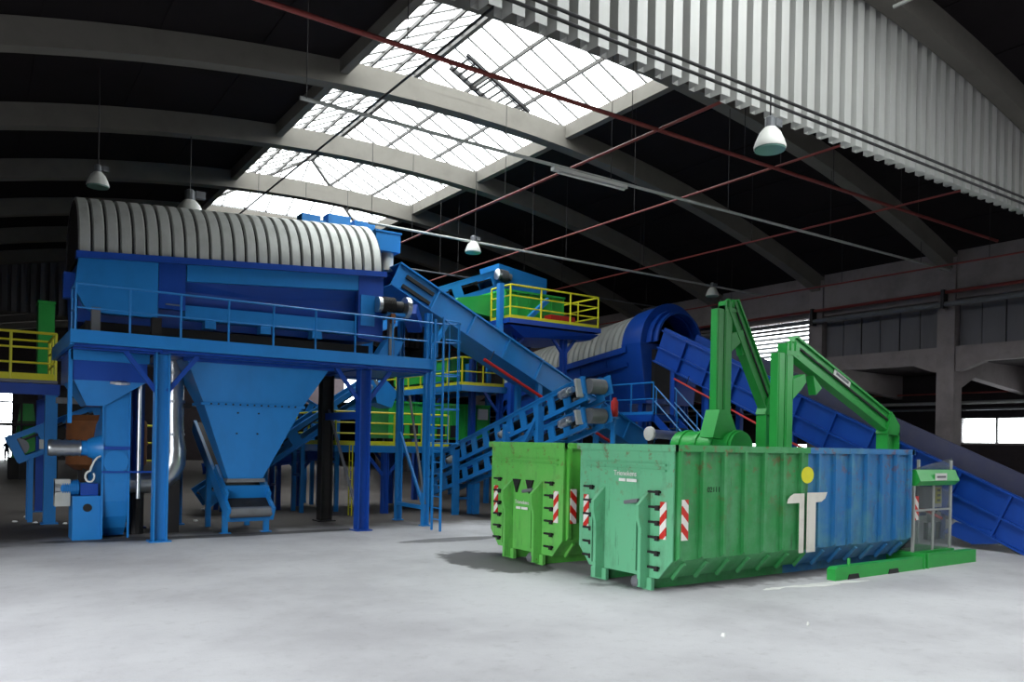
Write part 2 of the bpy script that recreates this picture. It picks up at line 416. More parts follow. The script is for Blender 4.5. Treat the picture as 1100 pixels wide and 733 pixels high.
# hanging cladding above the girder line in front, and a dark one deep in the hall
def cladding(name, y, x0, x1, z0, label, material, pitch=.40, per=4):
    root = thing(name, label, 'cladding', ((x0 + x1) / 2, y, z0)); root['kind'] = 'structure'
    x = x0
    while x < x1 - .01:
        mb = MB(); prof = []
        for k in range(per):
            a = x + k * pitch
            prof += [(a, y), (a + pitch * .55, y), (a + pitch * .6, y + .24), (a + pitch * .95, y + .24)]
        prof.append((x + per * pitch, y))
        vs = []; fs = []
        for px, py in prof:
            zt = arch(min(px, XR)) + .4
            vs += [(px, py, z0), (px, py, max(zt, z0 + .02))]
        for k in range(len(prof) - 1): fs.append((2 * k, 2 * k + 2, 2 * k + 3, 2 * k + 1))
        mb.add(vs, fs).build('cladding_sheet', material, root)
        x += per * pitch
    return root
cladding('wall_front', G0 + .22, -4.9, 27.9, 8.5, 'bright grey ribbed steel cladding hanging from the near girder', CLAD)
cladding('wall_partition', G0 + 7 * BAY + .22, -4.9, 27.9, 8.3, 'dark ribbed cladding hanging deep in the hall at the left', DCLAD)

# left wall, far wall
lw = MB().box(XL - .3, XL, YF, -4, 0, arch(XL) + .7).box(XL - .3, XL, 14, YB, 0, arch(XL) + .7).box(XL - .3, XL, -4, 14, 5.6, arch(XL) + .7)  # gap added out of view so sky light reaches floor and containers
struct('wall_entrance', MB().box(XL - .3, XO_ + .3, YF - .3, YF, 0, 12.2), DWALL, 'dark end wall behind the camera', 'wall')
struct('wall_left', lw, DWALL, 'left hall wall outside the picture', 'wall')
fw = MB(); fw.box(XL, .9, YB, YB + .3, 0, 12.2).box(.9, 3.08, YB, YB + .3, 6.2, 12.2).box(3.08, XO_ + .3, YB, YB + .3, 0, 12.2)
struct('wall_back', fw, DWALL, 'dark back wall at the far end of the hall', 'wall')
w3 = thing('window_3', 'tall bright window in the far back wall at left', 'window', (3, YB, 0)); w3['kind'] = 'structure'
for i in range(2):
    for j in range(3):
        MB().add([(.95 + i * 1.06, YB + .15, .2 + j * 2), (1.95 + i * 1.06, YB + .15, .2 + j * 2), (1.95 + i * 1.06, YB + .15, 2.15 + j * 2), (.95 + i * 1.06, YB + .15, 2.15 + j * 2)], [(0, 1, 2, 3)]).build('pane', GLASS, w3)
for i in range(3): MB().box(.88 + i * 1.06, .96 + i * 1.06, YB + .05, YB + .2, 0, 6.2).build('mullion', BARS, w3)
for j in range(4): MB().box(.9, 3.08, YB + .05, YB + .2, .1 + j * 2, .2 + j * 2).build('mullion', BARS, w3)

# right side: columns, haunched beams, panels, upper band
for i, y in enumerate(GY):
    if y < 3 or y > 62: continue
    z1 = arch(XR) + .5
    lab = {6: 'concrete column nearest the camera on the right wall', 7: 'second concrete column from the right edge, beside the louvred window'}.get(i, 'concrete wall column behind the machines on the right')
    c = struct('trim_2', MB().box(XR - .3, XR + .25, y - .3, y + .3, 0, z1), WCONC, lab, 'column')
    if i not in (6, 7): c['group'] = 'right wall columns'
wr = thing('wall_right', 'right side wall of grey panels on haunched concrete beams', 'wall', (XR, 20, 0)); wr['kind'] = 'structure'
for i in range(len(GY) - 1):
    ya, yb = GY[i] + .3, GY[i + 1] - .3
    if yb < 4 or ya > 60: continue
    MB().prism([(ya, 5.1), (ya + .25, 5.15), (ya + .95, 5.42), (yb - .95, 5.42), (yb - .25, 5.15), (yb, 5.1), (yb, 5.98), (ya, 5.98)], 'x', XR - .22, XR + .12).build('haunched_beam', WCONC, wr)
    MB().box(XR - .2, XR + .1, ya, yb, 7.62, 9.35).build('upper_band', WCONC, wr)
    if i == 7: continue                               # louvred bay
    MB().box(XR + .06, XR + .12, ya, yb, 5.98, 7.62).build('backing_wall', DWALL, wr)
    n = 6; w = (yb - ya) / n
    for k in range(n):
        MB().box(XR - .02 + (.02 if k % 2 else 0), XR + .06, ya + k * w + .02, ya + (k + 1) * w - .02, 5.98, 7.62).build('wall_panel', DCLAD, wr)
# louvred window
y0, y1 = GY[7] + .3, GY[8] - .3
w4 = thing('window_4', 'bright louvred window high in the right wall behind the green towers', 'window', (XR, y0, 5.98)); w4['kind'] = 'structure'
for k in range(8):
    z = 6.0 + k * .185
    if k < 7: MB().bar((XR - .02, y0, z + .05), (XR - .02, y1, z + .05), .02, .14, up=(.9, 0, 1)).build('slat', GREY, w4)
MB().box(XR - .1, XR + .1, y0, y1, 7.28, 7.36).build('frame', WCONC, w4)
MB().add([(XR + .12, y0, 5.98), (XR + .12, y1, 5.98), (XR + .12, y1, 7.62), (XR + .12, y0, 7.62)], [(0, 1, 2, 3)]).build('pane', GLASS, w4)
# the low side aisle behind the columns
XO = 34.0
struct('ceiling_aisle', MB().box(XR + .25, XO + .3, YF, YB, 5.62, 5.8), DWALL, 'dark flat roof of the side aisle', 'ceiling')
ow = MB(); win = [(10.0, 16.9, 2.72, 3.72), (22.0, 31.0, 1.6, 2.55)]
ow.box(XO, XO + .3, YF, win[0][0], 0, 5.7).box(XO, XO + .3, win[0][1], win[1][0], 0, 5.7).box(XO, XO + .3, win[1][1], YB, 0, 5.7)
for a, b, c, d in win: ow.box(XO, XO + .3, a, b, 0, c).box(XO, XO + .3, a, b, d, 5.7)
struct('wall_aisle', ow, DWALL, 'dark outer wall of the side aisle', 'wall')
for q, (a, b, c, d) in enumerate(win):
    w = thing('window_%d' % (5 + q), ('bright strip window at the right edge beyond the column', 'low bright window glimpsed between the towers and the long conveyor')[q], 'window', (XO, a, c)); w['kind'] = 'structure'
    n = int((b - a) / 1.7) + 1
    for k in range(n):
        ya, yb = a + (b - a) * k / n, a + (b - a) * (k + 1) / n
        MB().add([(XO + .12, ya, c), (XO + .12, yb, c), (XO + .12, yb, d), (XO + .12, ya, d)], [(0, 1, 2, 3)]).build('pane', GLASS, w)
        if k: MB().box(XO + .05, XO + .2, ya - .03, ya + .03, c, d).build('mullion', BARS, w)
    MB().box(XO - .02, XO + .1, a, b, c - .08, c).build('window_sill', WCONC, w)
for i in range(4, 12):
    y = GY[i]
    b = struct('trim_3', MB().prism([(XR + .2, 4.45), (XR + 1.4, 5.0), (XO, 4.6), (XO, 5.62), (XR + .2, 5.62)], 'y', y - .18, y + .18), WCONC, 'tapered concrete beam crossing the side aisle', 'beam'); b['group'] = 'side aisle beams'

# ================================================================ PIPES, CONDUITS, LAMPS
def pipe(name, label, pts, r, material, cat='pipe', hang=(), group=None, n=8):
    root = thing(name, label, cat, pts[0], group)
    MB().path(pts, r, n).build('pipe_run', material, root, True)
    for p in hang:
        MB().tube((p[0], p[1], p[2]), (p[0], p[1], arch(p[0]) + (.62 if len(p) < 4 else 0)), .009, 6).build('hanger', DARK, root)
    return root
pipe('sprinkler_pipe', 'red-brown sprinkler pipe crossing below the skylight beside the near girder', [(-4, 12.2, 9.0), (26.6, 12.2, 9.0)], .045, DKRED, hang=[(x, 12.2, 9.0) for x in (1, 6, 14.6, 18, 22)])
pipe('sprinkler_pipe', 'thin red sprinkler pipe running diagonally away below the skylight', [(11.85, 9.6, 9.0), (11.85, 46, 9.0)], .035, DKRED, hang=[(11.85, y, 9.0) for y in (13, 18, 23.5, 29, 38)])
for q, (u, v) in enumerate([(911, 153), (1038, 203), (1090, 272)]):
    p = PZ(u, v, 9.0 if q < 2 else 8.3)
    pipe('sprinkler_pipe', ('thin red pipe under the dark roof, first right of the hanging lamp', 'thin red pipe under the dark roof, crossing the middle girders', 'thin red pipe under the dark roof, lowest beside the right wall')[q],
         [(p.x, 9.6, p.z), (p.x, 46, p.z)], .03, DKRED, hang=[(p.x, y, p.z) for y in (12, 17, 22, 27, 35)])
pipe('conduit', 'pale cable conduit hung across the hall under the second girder', [(4.9, 14.35, 8.62), (27.9, 14.35, 8.62)], .04, GALV, hang=[(x, 14.3, 8.62, 1) for x in (5.0, 12.4, 16.5, 21, 26)])
pipe('conduit', 'pale cable conduit carrying the row of hanging lamps', [(9.6, 21.9, 8.78), (27.9, 21.9, 8.78)], .04, GALV, hang=[(x, 21.9, 8.78) for x in (9.7, 13.3, 17, 20.5, 24.7)])
pipe('conduit', 'thin grey conduit behind the upper conveyor head', [(9.5, 27.3, 8.9), (27.9, 27.3, 8.9)], .035, GREY, hang=[(x, 27.3, 8.9) for x in (9.6, 15, 19, 24)])
pipe('conduit', 'lower thin pipe along the bottom edge of the hanging cladding', [(-4, 9.1, 8.42), (27, 9.1, 8.42)], .028, DARK)
pipe('conduit', 'upper thin pipe along the bottom edge of the hanging cladding', [(-4, 9.12, 8.58), (27, 9.12, 8.58)], .028, DARK)
pipe('conduit', 'dark cable along the left edge of the skylight', [(8.15, 9.6, 10.7), (8.15, 45, 10.7)], .03, DARK, hang=[(8.15, y, 10.7) for y in (12, 20, 28, 36)])
pipe('conduit', 'grey conduit in the top right corner below the front roof', [(15.0, 8.9, 11.15), (15.0, -6, 11.15)], .04, GALV, hang=[(15.0, y, 11.15) for y in (8.5, 2)])
pipe('wall_pipe', 'red pipe running along the top of the right wall', [(27.75, 4, 7.84), (27.75, 60, 7.84)], .06, DKRED)
tr = pipe('wall_pipe', 'grey cable tray running along the right wall below the red pipe', [(27.72, 4, 7.42), (27.72, 60, 7.42)], .09, GREY)
for i, y in enumerate(GY):
    if 4 < y < 60: MB().box(27.6, 27.95, y - .05, y + .05, 7.28, 7.92).build('bracket', DARK, tr)
pipe('wall_pipe', 'pale pipe in the side aisle above the strip window', [(33.6, 4, 4.35), (33.6, 60, 4.35)], .07, GALV)
pipe('wall_pipe', 'thin red pipe in the side aisle above the pale pipe', [(33.6, 4, 4.75), (33.6, 60, 4.75)], .035, DKRED)
pipe('wall_pipe', 'grey pipe in the side aisle just below the pale pipe', [(33.65, 4, 4.08), (33.65, 60, 4.08)], .05, GREY)

LAMPGLASS = mat('lamp_lens', (120, 160, 150), 0.15, dirt=0.1)
def lamp(label, x, y, z, sc=1.0, wire=None, group=None):
    t = thing('hanging_lamp', label, 'lamp', (x, y, z), group)
    MB().lathe([(.30 * sc, 0), (.305 * sc, .03 * sc), (.27 * sc, .14 * sc), (.2 * sc, .3 * sc), (.13 * sc, .38 * sc), (.11 * sc, .4 * sc)], (x, y, z), n=20).build('lamp_shade', WHITE, t, True)
    MB().lathe([(.285 * sc, -.035 * sc), (.29 * sc, 0.0)], (x, y, z), n=20).build('lens', LAMPGLASS, t)
    MB().lathe([(.1 * sc, .4 * sc), (.1 * sc, .58 * sc), (.05 * sc, .62 * sc)], (x, y, z), n=12).build('ballast_housing', GREY, t)
    MB().box(x + .1 * sc, x + .28 * sc, y - .06 * sc, y + .06 * sc, z + .46 * sc, z + .6 * sc).build('control_box', GREY, t)
    MB().tube((x, y, z + .6 * sc), (x, y, wire), .015, 6).build('hanger', DARK, t)
    return t
p = PY(830, 158, 9.0); lamp('white bell lamp hanging from the pipes of the bright grey cladding', p.x, 9.1, p.z, .92, 8.58)
for (u, v), lab in zip(((103, 200), (506, 271), (763, 318)), ('dim bell lamp hanging above the left end of the ribbed drum cover', 'white bell lamp hanging above the enclosed blue conveyor', 'white bell lamp hanging right of the dark blue trommel')):
    p = PY(u, v, 21.9); lamp(lab, p.x, 21.9, p.z, .85, 8.78 if u > 200 else arch(p.x) + .62)
p = PY(203, 236, 24.6); lamp('wide white lamp dome peeking over the ribbed drum cover', p.x, 24.78, p.z, 1.5, arch(p.x))
p = PY(632, 201, 14.35)
ft = thing('tube_light', 'long fluorescent tube light hung on the pale conduit', 'lamp', (p.x, 14.35, p.z))
MB().box(p.x - 1.1, p.x + 1.1, 14.28, 14.42, 8.5, 8.58).build('housing', WHITE, ft)
for s in (-.5, .5): MB().tube((p.x - .5 + s, 14.3, 8.46), (p.x + .5 + s, 14.3, 8.46), .03, 8).build('tube', WHITE, ft)

# ================================================================ MACHINE HELPERS
def railing(root, pts, h, material, spacing=1.12, mids=(.5,), kick=0.0, r=.024, closed_end=True):
    """posts, top rail, middle rails and kick plate along a polyline of floor points; every post and rail its own part"""
    for a, b in zip(pts[:-1], pts[1:]):
        a, b = V(a), V(b); ln = (b - a).length; n = max(1, round(ln / spacing))
        for i in range(n + 1):
            if i == 0 and a != V(pts[0]): continue
            p = a + (b - a) * i / n
            MB().tube(p, p + V((0, 0, h)), r, 6).build('post', material, root)
        MB().tube(a + V((0, 0, h)), b + V((0, 0, h)), r, 6).build('top_rail', material, root)
        for k in mids: MB().tube(a + V((0, 0, h * k)), b + V((0, 0, h * k)), r * .8, 6).build('middle_rail', material, root)
        if kick: MB().bar(a + V((0, 0, kick / 2)), b + V((0, 0, kick / 2)), .015, kick).build('kick_plate', material, root)

def motor(parent, o, ax, ln=.55, r=.16, name='drive_motor', m1=None, m2=None):
    o, ax = V(o), V(ax).normalized()
    d = MB().lathe([(r * .8, 0), (r, .02), (r, ln * .62), (r * .7, ln * .66), (r * .75, ln)], o, ax, 14).build(name, m1 or GREY, parent, True)
    mb = MB()
    for k in range(8): mb.lathe([(r * 1.12, 0), (r * 1.12, .015)], o + ax * (.05 + k * ln * .07), ax, 14)
    mb.build('cooling_fins', m1 or GREY, d)
    MB().lathe([(r * 1.05, 0), (r * 1.05, .1)], o - ax * .1, ax, 14).build('fan_cover', m2 or STEEL, d)
    return d

class Conv:
    """inclined conveyor: P0 tail, P1 head on the lower frame line; S the horizontal side direction, w its width, h frame height"""
    def __init__(s, name, label, P0, P1, S, w, h, material, cat='conveyor'):
        s.P0, s.P1 = V(P0), V(P1); s.D = (s.P1 - s.P0); s.L = s.D.length; s.D.normalize(); s.S = V(S).normalized()
        s.N = s.S.cross(s.D); s.N = -s.N if s.N.z < 0 else s.N
        s.w, s.h, s.m = w, h, material; b = V(P0); b.z = 0
        s.root = thing(name, label, cat, b)
    def P(s, a, c, e): return s.P0 + s.D * a + s.S * c + s.N * e
    def fb(s, mb, a, b, c, d, e, f): return mb.frame_box(s.P0, s.D, s.S, s.N, a, b, c, d, e, f)
    def slotted(s, spacing=.74, web=.3, t=.05, chord=.13, sides=(0, 1)):
        for sd in sides:
            c0 = 0 if sd == 0 else s.w - t; mb = MB()
            s.fb(mb, 0, s.L, c0, c0 + t, 0, chord); s.fb(mb, 0, s.L, c0, c0 + t, s.h - chord, s.h)
            n = max(2, int(round(s.L / spacing)))
            for i in range(n + 1):
                a = (s.L - web) * i / n
                s.fb(mb, a, a + web, c0, c0 + t, chord, s.h - chord)
            s.fb(mb, 0, s.L, c0 - .03, c0 + t + .03, s.h - .03, s.h); s.fb(mb, 0, s.L, c0 - .03, c0 + t + .03, 0, .03)
            mb.build('side_frame', s.m, s.root)
    def plated(s, t=.04, ribs=1.5, flange=.09):
        for sd in (0, 1):
            c0 = 0 if sd == 0 else s.w - t; mb = MB(); o = -1 if sd == 0 else 1
            s.fb(mb, 0, s.L, c0, c0 + t, 0, s.h)
            fr = mb.build('side_plate', s.m, s.root)
            ca, cb = (c0 - flange, c0) if sd == 0 else (c0 + t, c0 + t + flange)
            for e in (0, s.h - .04): MB_ = MB(); s.fb(MB_, 0, s.L, ca, cb, e, e + .04); MB_.build('flange', s.m, fr)
            n = int(s.L / ribs)
            for i in range(1, n + 1):
                q = MB(); a = s.L * i / (n + 1); s.fb(q, a - .03, a + .03, ca + .01, cb - .01, .04, s.h - .04); q.build('stiffener', s.m, fr)
    def belt(s, e=None, thick=.05):
        e = s.h * .62 if e is None else e
        mb = MB(); s.fb(mb, .05, s.L + .05, .07, s.w - .07, e, e + thick); mb.build('belt', BLACK, s.root)
    def cover(s, t=.03, over=.03):
        mb = MB(); s.fb(mb, 0, s.L, -over, s.w + over, s.h, s.h + t); mb.build('cover_plate', s.m, s.root)
    def floor_pan(s):
        mb = MB(); s.fb(mb, 0, s.L, .04, s.w - .04, 0, .03); mb.build('bottom_pan', s.m, s.root)
    def pulley(s, a, e, r=.2):
        MB().tube(s.P(a, .06, e), s.P(a, s.w - .06, e), r, 16).build('pulley', GREY, s.root, True)
    def idlers(s, n, e, r=.05):
        for i in range(n):
            a = s.L * (i + .5) / n; MB().tube(s.P(a, .05, e), s.P(a, s.w - .05, e), r, 8).build('idler_roller', GREY, s.root)
    def legs(s, stations, wleg=.14, z0=0.0, brace=True):
        for a in stations:
            for c in (.07, s.w - .07):
                p = s.P(a, c, 0)
                if p.z - z0 < .15: continue
                MB().bar((p.x, p.y, z0), p + V((0, 0, .05)), wleg, wleg).build('support_leg', s.m, s.root)
            if brace:
                p, q = s.P(a, .07, 0), s.P(a, s.w - .07, 0); zb = z0 + (p.z - z0) * .55
                if p.z - z0 > .5: MB().bar((p.x, p.y, zb), (q.x, q.y, zb), .06, .08).build('cross_brace', s.m, s.root)

# ================================================================ LEFT TROMMEL WITH ITS FRAME
# everything of the drum line leans with the drum: z rises with x
SL = .073
TX0, TX1, TY, TR = 1.85, 9.0, 21.0, 1.46
def ez(x): return 6.30 + SL * (x - TX0)             # eave height
tb = thing('trommel_screen', 'blue trommel housing with pale ribbed half-round cover and railed walkway', 'machine', (5.4, 20.8, 0))
NP = 26; dx = (TX1 - TX0) / NP
for i in range(NP):
    xa, xb = TX0 + i * dx, TX0 + (i + 1) * dx - .035
    mb = MB(); n = 26; loops = []
    for k in range(n + 1):
        a = math.pi * k / n; c, s_ = math.cos(a), math.sin(a)
        ring = []
        for x, r in ((xa, TR), (xa + .03, TR + .045), (xb - .03, TR + .045), (xb, TR), (xb, TR - .03), (xa, TR - .03)):
            ring.append((x, TY - r * c, ez(x) + r * s_))
        loops.append(ring)
    mb.loft(loops).build('cover_panel', GALV, tb, True)
def cyl_liner():
    mb = MB(); n = 26; loops = []
    for k in range(n + 1):
        a = math.pi * k / n; c, s_ = math.cos(a), math.sin(a); loops.append([(x, TY - r * c, ez(x) + r * s_) for x, r in ((TX0, TR - .02), (TX1, TR - .02), (TX1, TR - .06), (TX0, TR - .06))])
    return mb.loft(loops)
cyl_liner().build('cover_liner', DARK, tb, True)
# end plates of the cover
for x in (TX0 + .03, TX1 - .06):
    MB().prism([(TY - (TR - .07) * math.cos(math.pi * k / 20), ez(x) + (TR - .07) * math.sin(math.pi * k / 20)) for k in range(21)], 'x', x, x + .03).build('end_plate', DARK, tb)
# eave flange and body
def slab(x0, x1, y0, y1, lo0, hi0, lo1=None, hi1=None):
    """box whose top and bottom lean with the drum: lo/hi are offsets from the eave line"""
    lo1 = lo0 if lo1 is None else lo1; hi1 = hi0 if hi1 is None else hi1
    return MB().loft([[(x0, y0, ez(x0) + lo0), (x0, y1, ez(x0) + lo0), (x0, y1, ez(x0) + hi0), (x0, y0, ez(x0) + hi0)], [(x1, y0, ez(x1) + lo1), (x1, y1, ez(x1) + lo1), (x1, y1, ez(x1) + hi1), (x1, y0, ez(x1) + hi1)]])
YFp = TY - TR - .06                                  # front of the body
slab(TX0 - .05, TX1 + .05, YFp - .12, YFp + .12, -.14, 0.0).build('eave_flange', DEEP, tb)
slab(TX0 - .05, TX1 + .05, TY + TR - .1, TY + TR + .14, -.14, 0.0).build('eave_flange', DEEP, tb)
body = MB()
def sec(x, zb): return [(x, YFp + .12, ez(x) - .12), (x, TY + TR, ez(x) - .12), (x, TY + TR - .5, zb), (x, YFp + .5, zb)]
body.loft([sec(TX0 + .05, 4.85), sec(TX1 - .05, 5.0)]); body.build('trough', DEEP, tb)
# light blue left panel, with a chamfered lower corner
lp = MB(); pa = [(TX0, ez(TX0) - .14), (TX0 - .06, 5.5), (TX0 + .12, 5.15), (TX0 + .3, 5.02), (3.45, 5.02), (3.45, ez(3.45) - .14)]
lp.prism(pa, 'y', YFp - .03, YFp + .2); lp.build('side_panel', BLUE, tb)
slab(3.47, 4.05, YFp + .02, YFp + .2, -1.15, -.14, -1.2, -.14).build('service_door', DEEP, tb)
MB().box(3.62, 3.92, YFp - .01, YFp + .03, 5.35, 5.38).build('door_handle', STEEL, tb)
slab(4.07, 8.3, YFp, YFp + .14, -.52, -.14).build('upper_band', BLUE, tb)
MB().loft([[(4.07, YFp + .12, ez(4.07) - .5), (8.3, YFp + .12, ez(8.3) - .5), (8.3, YFp + .16, ez(8.3) - .5), (4.07, YFp + .16, ez(4.07) - .5)], [(4.07, YFp + .55, 5.42), (8.3, YFp + .55, 5.55), (8.3, YFp + .6, 5.55), (4.07, YFp + .6, 5.42)]]).build('sloping_panel', DEEP, tb)
MB().loft([[(4.07, YFp + .1, 5.08), (8.3, YFp + .1, 5.12), (8.3, YFp + .6, 5.12), (4.07, YFp + .6, 5.08)], [(4.07, YFp + .1, 5.4), (8.3, YFp + .1, 5.46), (8.3, YFp + .6, 5.46), (4.07, YFp + .6, 5.4)]]).build('lower_band', BLUE, tb)
for x in (4.5, 5.8, 7.1): MB().box(x, x + .25, YFp + .05, YFp + .35, 4.9, 5.14).build('foot', BLUE, tb)
slab(8.3, 9.0, YFp - .02, YFp + .16, -1.75, -.14, -1.85, -.14).build('end_panel', DEEP, tb)
MB().box(8.36, 8.75, YFp - .05, YFp, 5.35, 6.15).build('inspection_plate', BLUE, tb)
# support cradle and dark underside
MB().box(TX0 + .2, TX1 - .2, TY - 1.1, TY + 1.2, 4.5, 4.88).build('cradle', DARK, tb)
# left end: bearing box and leg
MB().box(TX0 - .26, TX0 - .04, YFp + .1, YFp + .35, 5.3, 5.85).build('bearing_box', DEEP, tb)
MB().box(TX0 + .25, TX0 + .42, YFp - .25, YFp - .05, 4.55, 5.1).build('roller_stand', GREY, tb)
MB().box(3.3, 3.5, YFp - .25, YFp - .05, 4.55, 5.0).build('roller_stand', DARK, tb)

# walkway and frame
fr = thing('machine_frame', 'blue steel support frame with walkway under the left trommel', 'frame', (5.4, 20.8, 0))
PZL = 4.5
MB().box(1.72, 10.2, 18.8, 23.2, PZL - .06, PZL).build('deck', GREY, fr)
MB().box(1.66, 10.25, 18.74, 18.82, PZL - .24, PZL + .04).build('fascia_beam', BLUE, fr)
MB().box(1.66, 1.74, 18.8, 23.2, PZL - .28, PZL + .03).build('fascia_beam', BLUE, fr)
MB().box(1.66, 10.25, 23.18, 23.26, PZL - .28, PZL + .03).build('fascia_beam', BLUE, fr)
MB().box(10.17, 10.25, 18.8, 23.2, PZL - .28, PZL + .03).build('fascia_beam', BLUE, fr)
for y in (19.2, 22.0):
    MB().ibeam((1.75, y, PZL - .2), (10.15, y, PZL - .2), .18, .26, .03, up=(0, 0, 1)).build('girder_beam', DEEP, fr)
for x in (3.5, 8.42):
    MB().ibeam((x, 18.85, PZL - .2), (x, 23.15, PZL - .2), .18, .26, .03, up=(0, 0, 1)).build('cross_beam', DEEP, fr)
for x, y, w, mt in ((3.5, 19.1, .3, BLUE), (8.42, 19.3, .3, DEEP), (8.45, 22.0, .34, DARK), (3.5, 22.2, .3, DEEP), (4.55, 22.6, .26, BLUE), (10.45, 19.62, .17, BLUE), (10.5, 21.4, .17, BLUE)):
    top = PZL - .3 if x < 10.3 else 5.9
    MB().ibeam((x, y, .03), (x, y, top), w, w, .03).build('column', mt, fr)
    MB().box(x - w * .75, x + w * .75, y - w * .75, y + w * .75, 0, .03).build('base_plate', mt, fr)
for x, y in ((3.5, 19.1), (8.42, 19.3)):
    for s in (-1, 1):
        MB().bar((x + s * .12, y, PZL - 1.15), (x + s * .75, y, PZL - .32), .08, .1).build('knee_brace', DEEP, fr)
MB().box(8.42, 8.5, 19.3, 22.0, 2.9, 3.1).build('tie_beam', DEEP, fr)
MB().bar((8.5, 19.5, .1), (8.5, 21.9, 3.2), .06, .06).build('diagonal_tie', GREY, fr)
MB().bar((9.9, 19.6, 3.6), (10.45, 19.62, .6), .05, .05).build('diagonal_tie', GREY, fr)
MB().box(10.4, 10.52, 19.6, 21.4, .45, .55).build('tie_beam', BLUE, fr)
MB().box(10.4, 10.52, 19.6, 21.4, 4.2, 4.35).build('tie_beam', BLUE, fr)
MB().bar((10.48, 19.75, .5), (10.48, 21.3, 2.6), .06, .08).build('diagonal_tie', BLUE, fr)
MB().bar((10.45, 19.62, 4.7), (11.25, 20.0, 5.75), .1, .12).build('knee_brace', BLUE, fr)
MB().box(1.75, 10.15, 18.9, 23.1, PZL - .3, PZL - .24).build('underside_plate', DEEP, fr)
rr = thing('walkway_railing', 'blue tube railing along the front of the upper walkway', 'railing', (5.9, 18.8, PZL))
railing(rr, [(1.75, 19.5, PZL), (1.75, 18.77, PZL), (10.0, 18.77, PZL)], 1.0, BLUE, 1.03, (.5,))
MB().path([(10.0, 18.77, 5.5), (10.25, 18.77, 5.5), (10.28, 18.77, 5.46), (10.28, 18.77, 4.6)], .024, 6).build('end_loop', BLUE, rr)
# things on the walkway
gm = thing('gear_motor', 'dark geared drive motor with steel flange at the right end of the drum', 'motor', (9.3, 19.2, PZL))
motor(gm, (8.85, 19.3, 5.92), (1, 0, 0), .62, .2, m1=DARK)
MB().lathe([(.12, 0), (.28, .04), (.28, .16), (.1, .2)], (9.5, 19.3, 5.92), (1, 0, 0), 16).build('gear_flange', STEEL, gm)
MB().box(9.1, 9.24, 19.25, 19.4, PZL, 5.8).build('motor_pedestal', GREY, gm)
MB().box(9.0, 9.7, 19.2, 19.5, 5.66, 5.74).build('base_plate', BLUE, gm)
MB().box(9.1, 9.22, 19.15, 19.26, 5.45, 5.7).build('terminal_box', RUST, gm)
MB().bar((9.7, 19.3, 5.9), (10.2, 19.9, 5.5), .4, .3).build('chute', DEEP, tb)
MB().prism([(8.75, 4.5), (9.3, 4.5), (9.55, 5.0), (9.1, 5.05)], 'y', 19.3, 19.7).build('deflector_plate', BLUE, tb)

# dust hoods behind the cover
dh = thing('dust_hood', 'row of blue sheet ducts rising behind the ribbed cover', 'duct', (8, 23.1, PZL))
for (u0, u1, v0) in ((318, 338, 233), (346, 370, 234), (374, 396, 241)):
    a, b = PY(u0, v0, 23.1), PY(u1, v0, 23.1)
    MB().box(a.x, b.x, 22.75, 23.2, PZL, (a.z + b.z) / 2).build('duct_box', BLUE, dh)
a, b = PY(338, 238, 23.1), PY(372, 243, 23.1)
MB().box(a.x, b.x, 22.85, 23.1, 6.2, a.z).build('duct_box', BLUE, dh)
eb = thing('extraction_box', 'blue box duct above the head of the enclosed conveyor', 'duct', (9.7, 20.8, 6))
a, b = PY(402, 246, 20.6), PY(428, 272, 20.6)
MB().box(a.x, b.x, 20.6, 21.6, b.z, a.z).build('box_body', BLUE, eb)
MB().box(a.x - .03, b.x + .03, 20.57, 21.63, a.z - .05, a.z).build('rim', BLUE, eb)
MB().tube((a.x + .5, 20.9, 7.2), (a.x + .5, 20.9, b.z), .17, 14).build('outlet_pipe', WHITE, eb, True)

# caged ladder
cl = thing('caged_ladder', 'blue steel ladder with safety cage beside the enclosed conveyor post', 'ladder', (10.2, 18.4, 0))
for y in (18.2, 18.66): MB().bar((10.15, y, 0), (10.15, y, 5.6), .05, .05).build('stringer', BLUE, cl)
for k in range(15): MB().tube((10.15, 18.2, .3 + k * .3), (10.15, 18.66, .3 + k * .3), .016, 6).build('rung', BLUE, cl)
for z in (2.3, 3.2, 4.1, 5.0, 5.5):
    MB().path([(10.15 + .62 * math.sin(math.pi * k / 8), 18.43 - .33 * math.cos(math.pi * k / 8), z) for k in range(9)], .018, 6).build('cage_hoop', BLUE, cl)
for k in (2, 4, 6): MB().tube((10.15 + .62 * math.sin(math.pi * k / 8), 18.43 - .33 * math.cos(math.pi * k / 8), 2.3), (10.15 + .62 * math.sin(math.pi * k / 8), 18.43 - .33 * math.cos(math.pi * k / 8), 5.5), .016, 6).build('cage_bar', BLUE, cl)

# funnel hopper
fu = thing('funnel_hopper', 'big blue funnel hopper hanging under the walkway', 'hopper', (5.7, 20.4, 1.3))
def ringq(x0, x1, y0, y1, z): return [(x0, y0, z), (x1, y0, z), (x1, y1, z), (x0, y1, z)]
MB().loft([ringq(4.55, 6.95, 19.72, 20.6, 3.15), ringq(4.08, 7.6, 19.5, 21.1, 4.2)], cap=False).build('upper_cone', BLUE, fu)
MB().loft([ringq(5.22, 6.05, 20.0, 20.45, 1.33), ringq(4.55, 6.95, 19.72, 20.6, 3.15)], cap=False).build('lower_cone', BLUE, fu)
MB().box(4.5, 7.0, 19.66, 19.74, 3.11, 3.18).build('seam_flange', BLUE, fu)
MB().box(4.48, 4.58, 19.7, 20.62, 3.11, 3.18).build('seam_flange', BLUE, fu)
MB().box(4.02, 7.66, 19.44, 19.56, 4.1, 4.24).build('top_flange', DEEP, fu)
MB().box(5.18, 6.1, 19.95, 20.5, 1.25, 1.34).build('outlet_collar', GREY, fu)
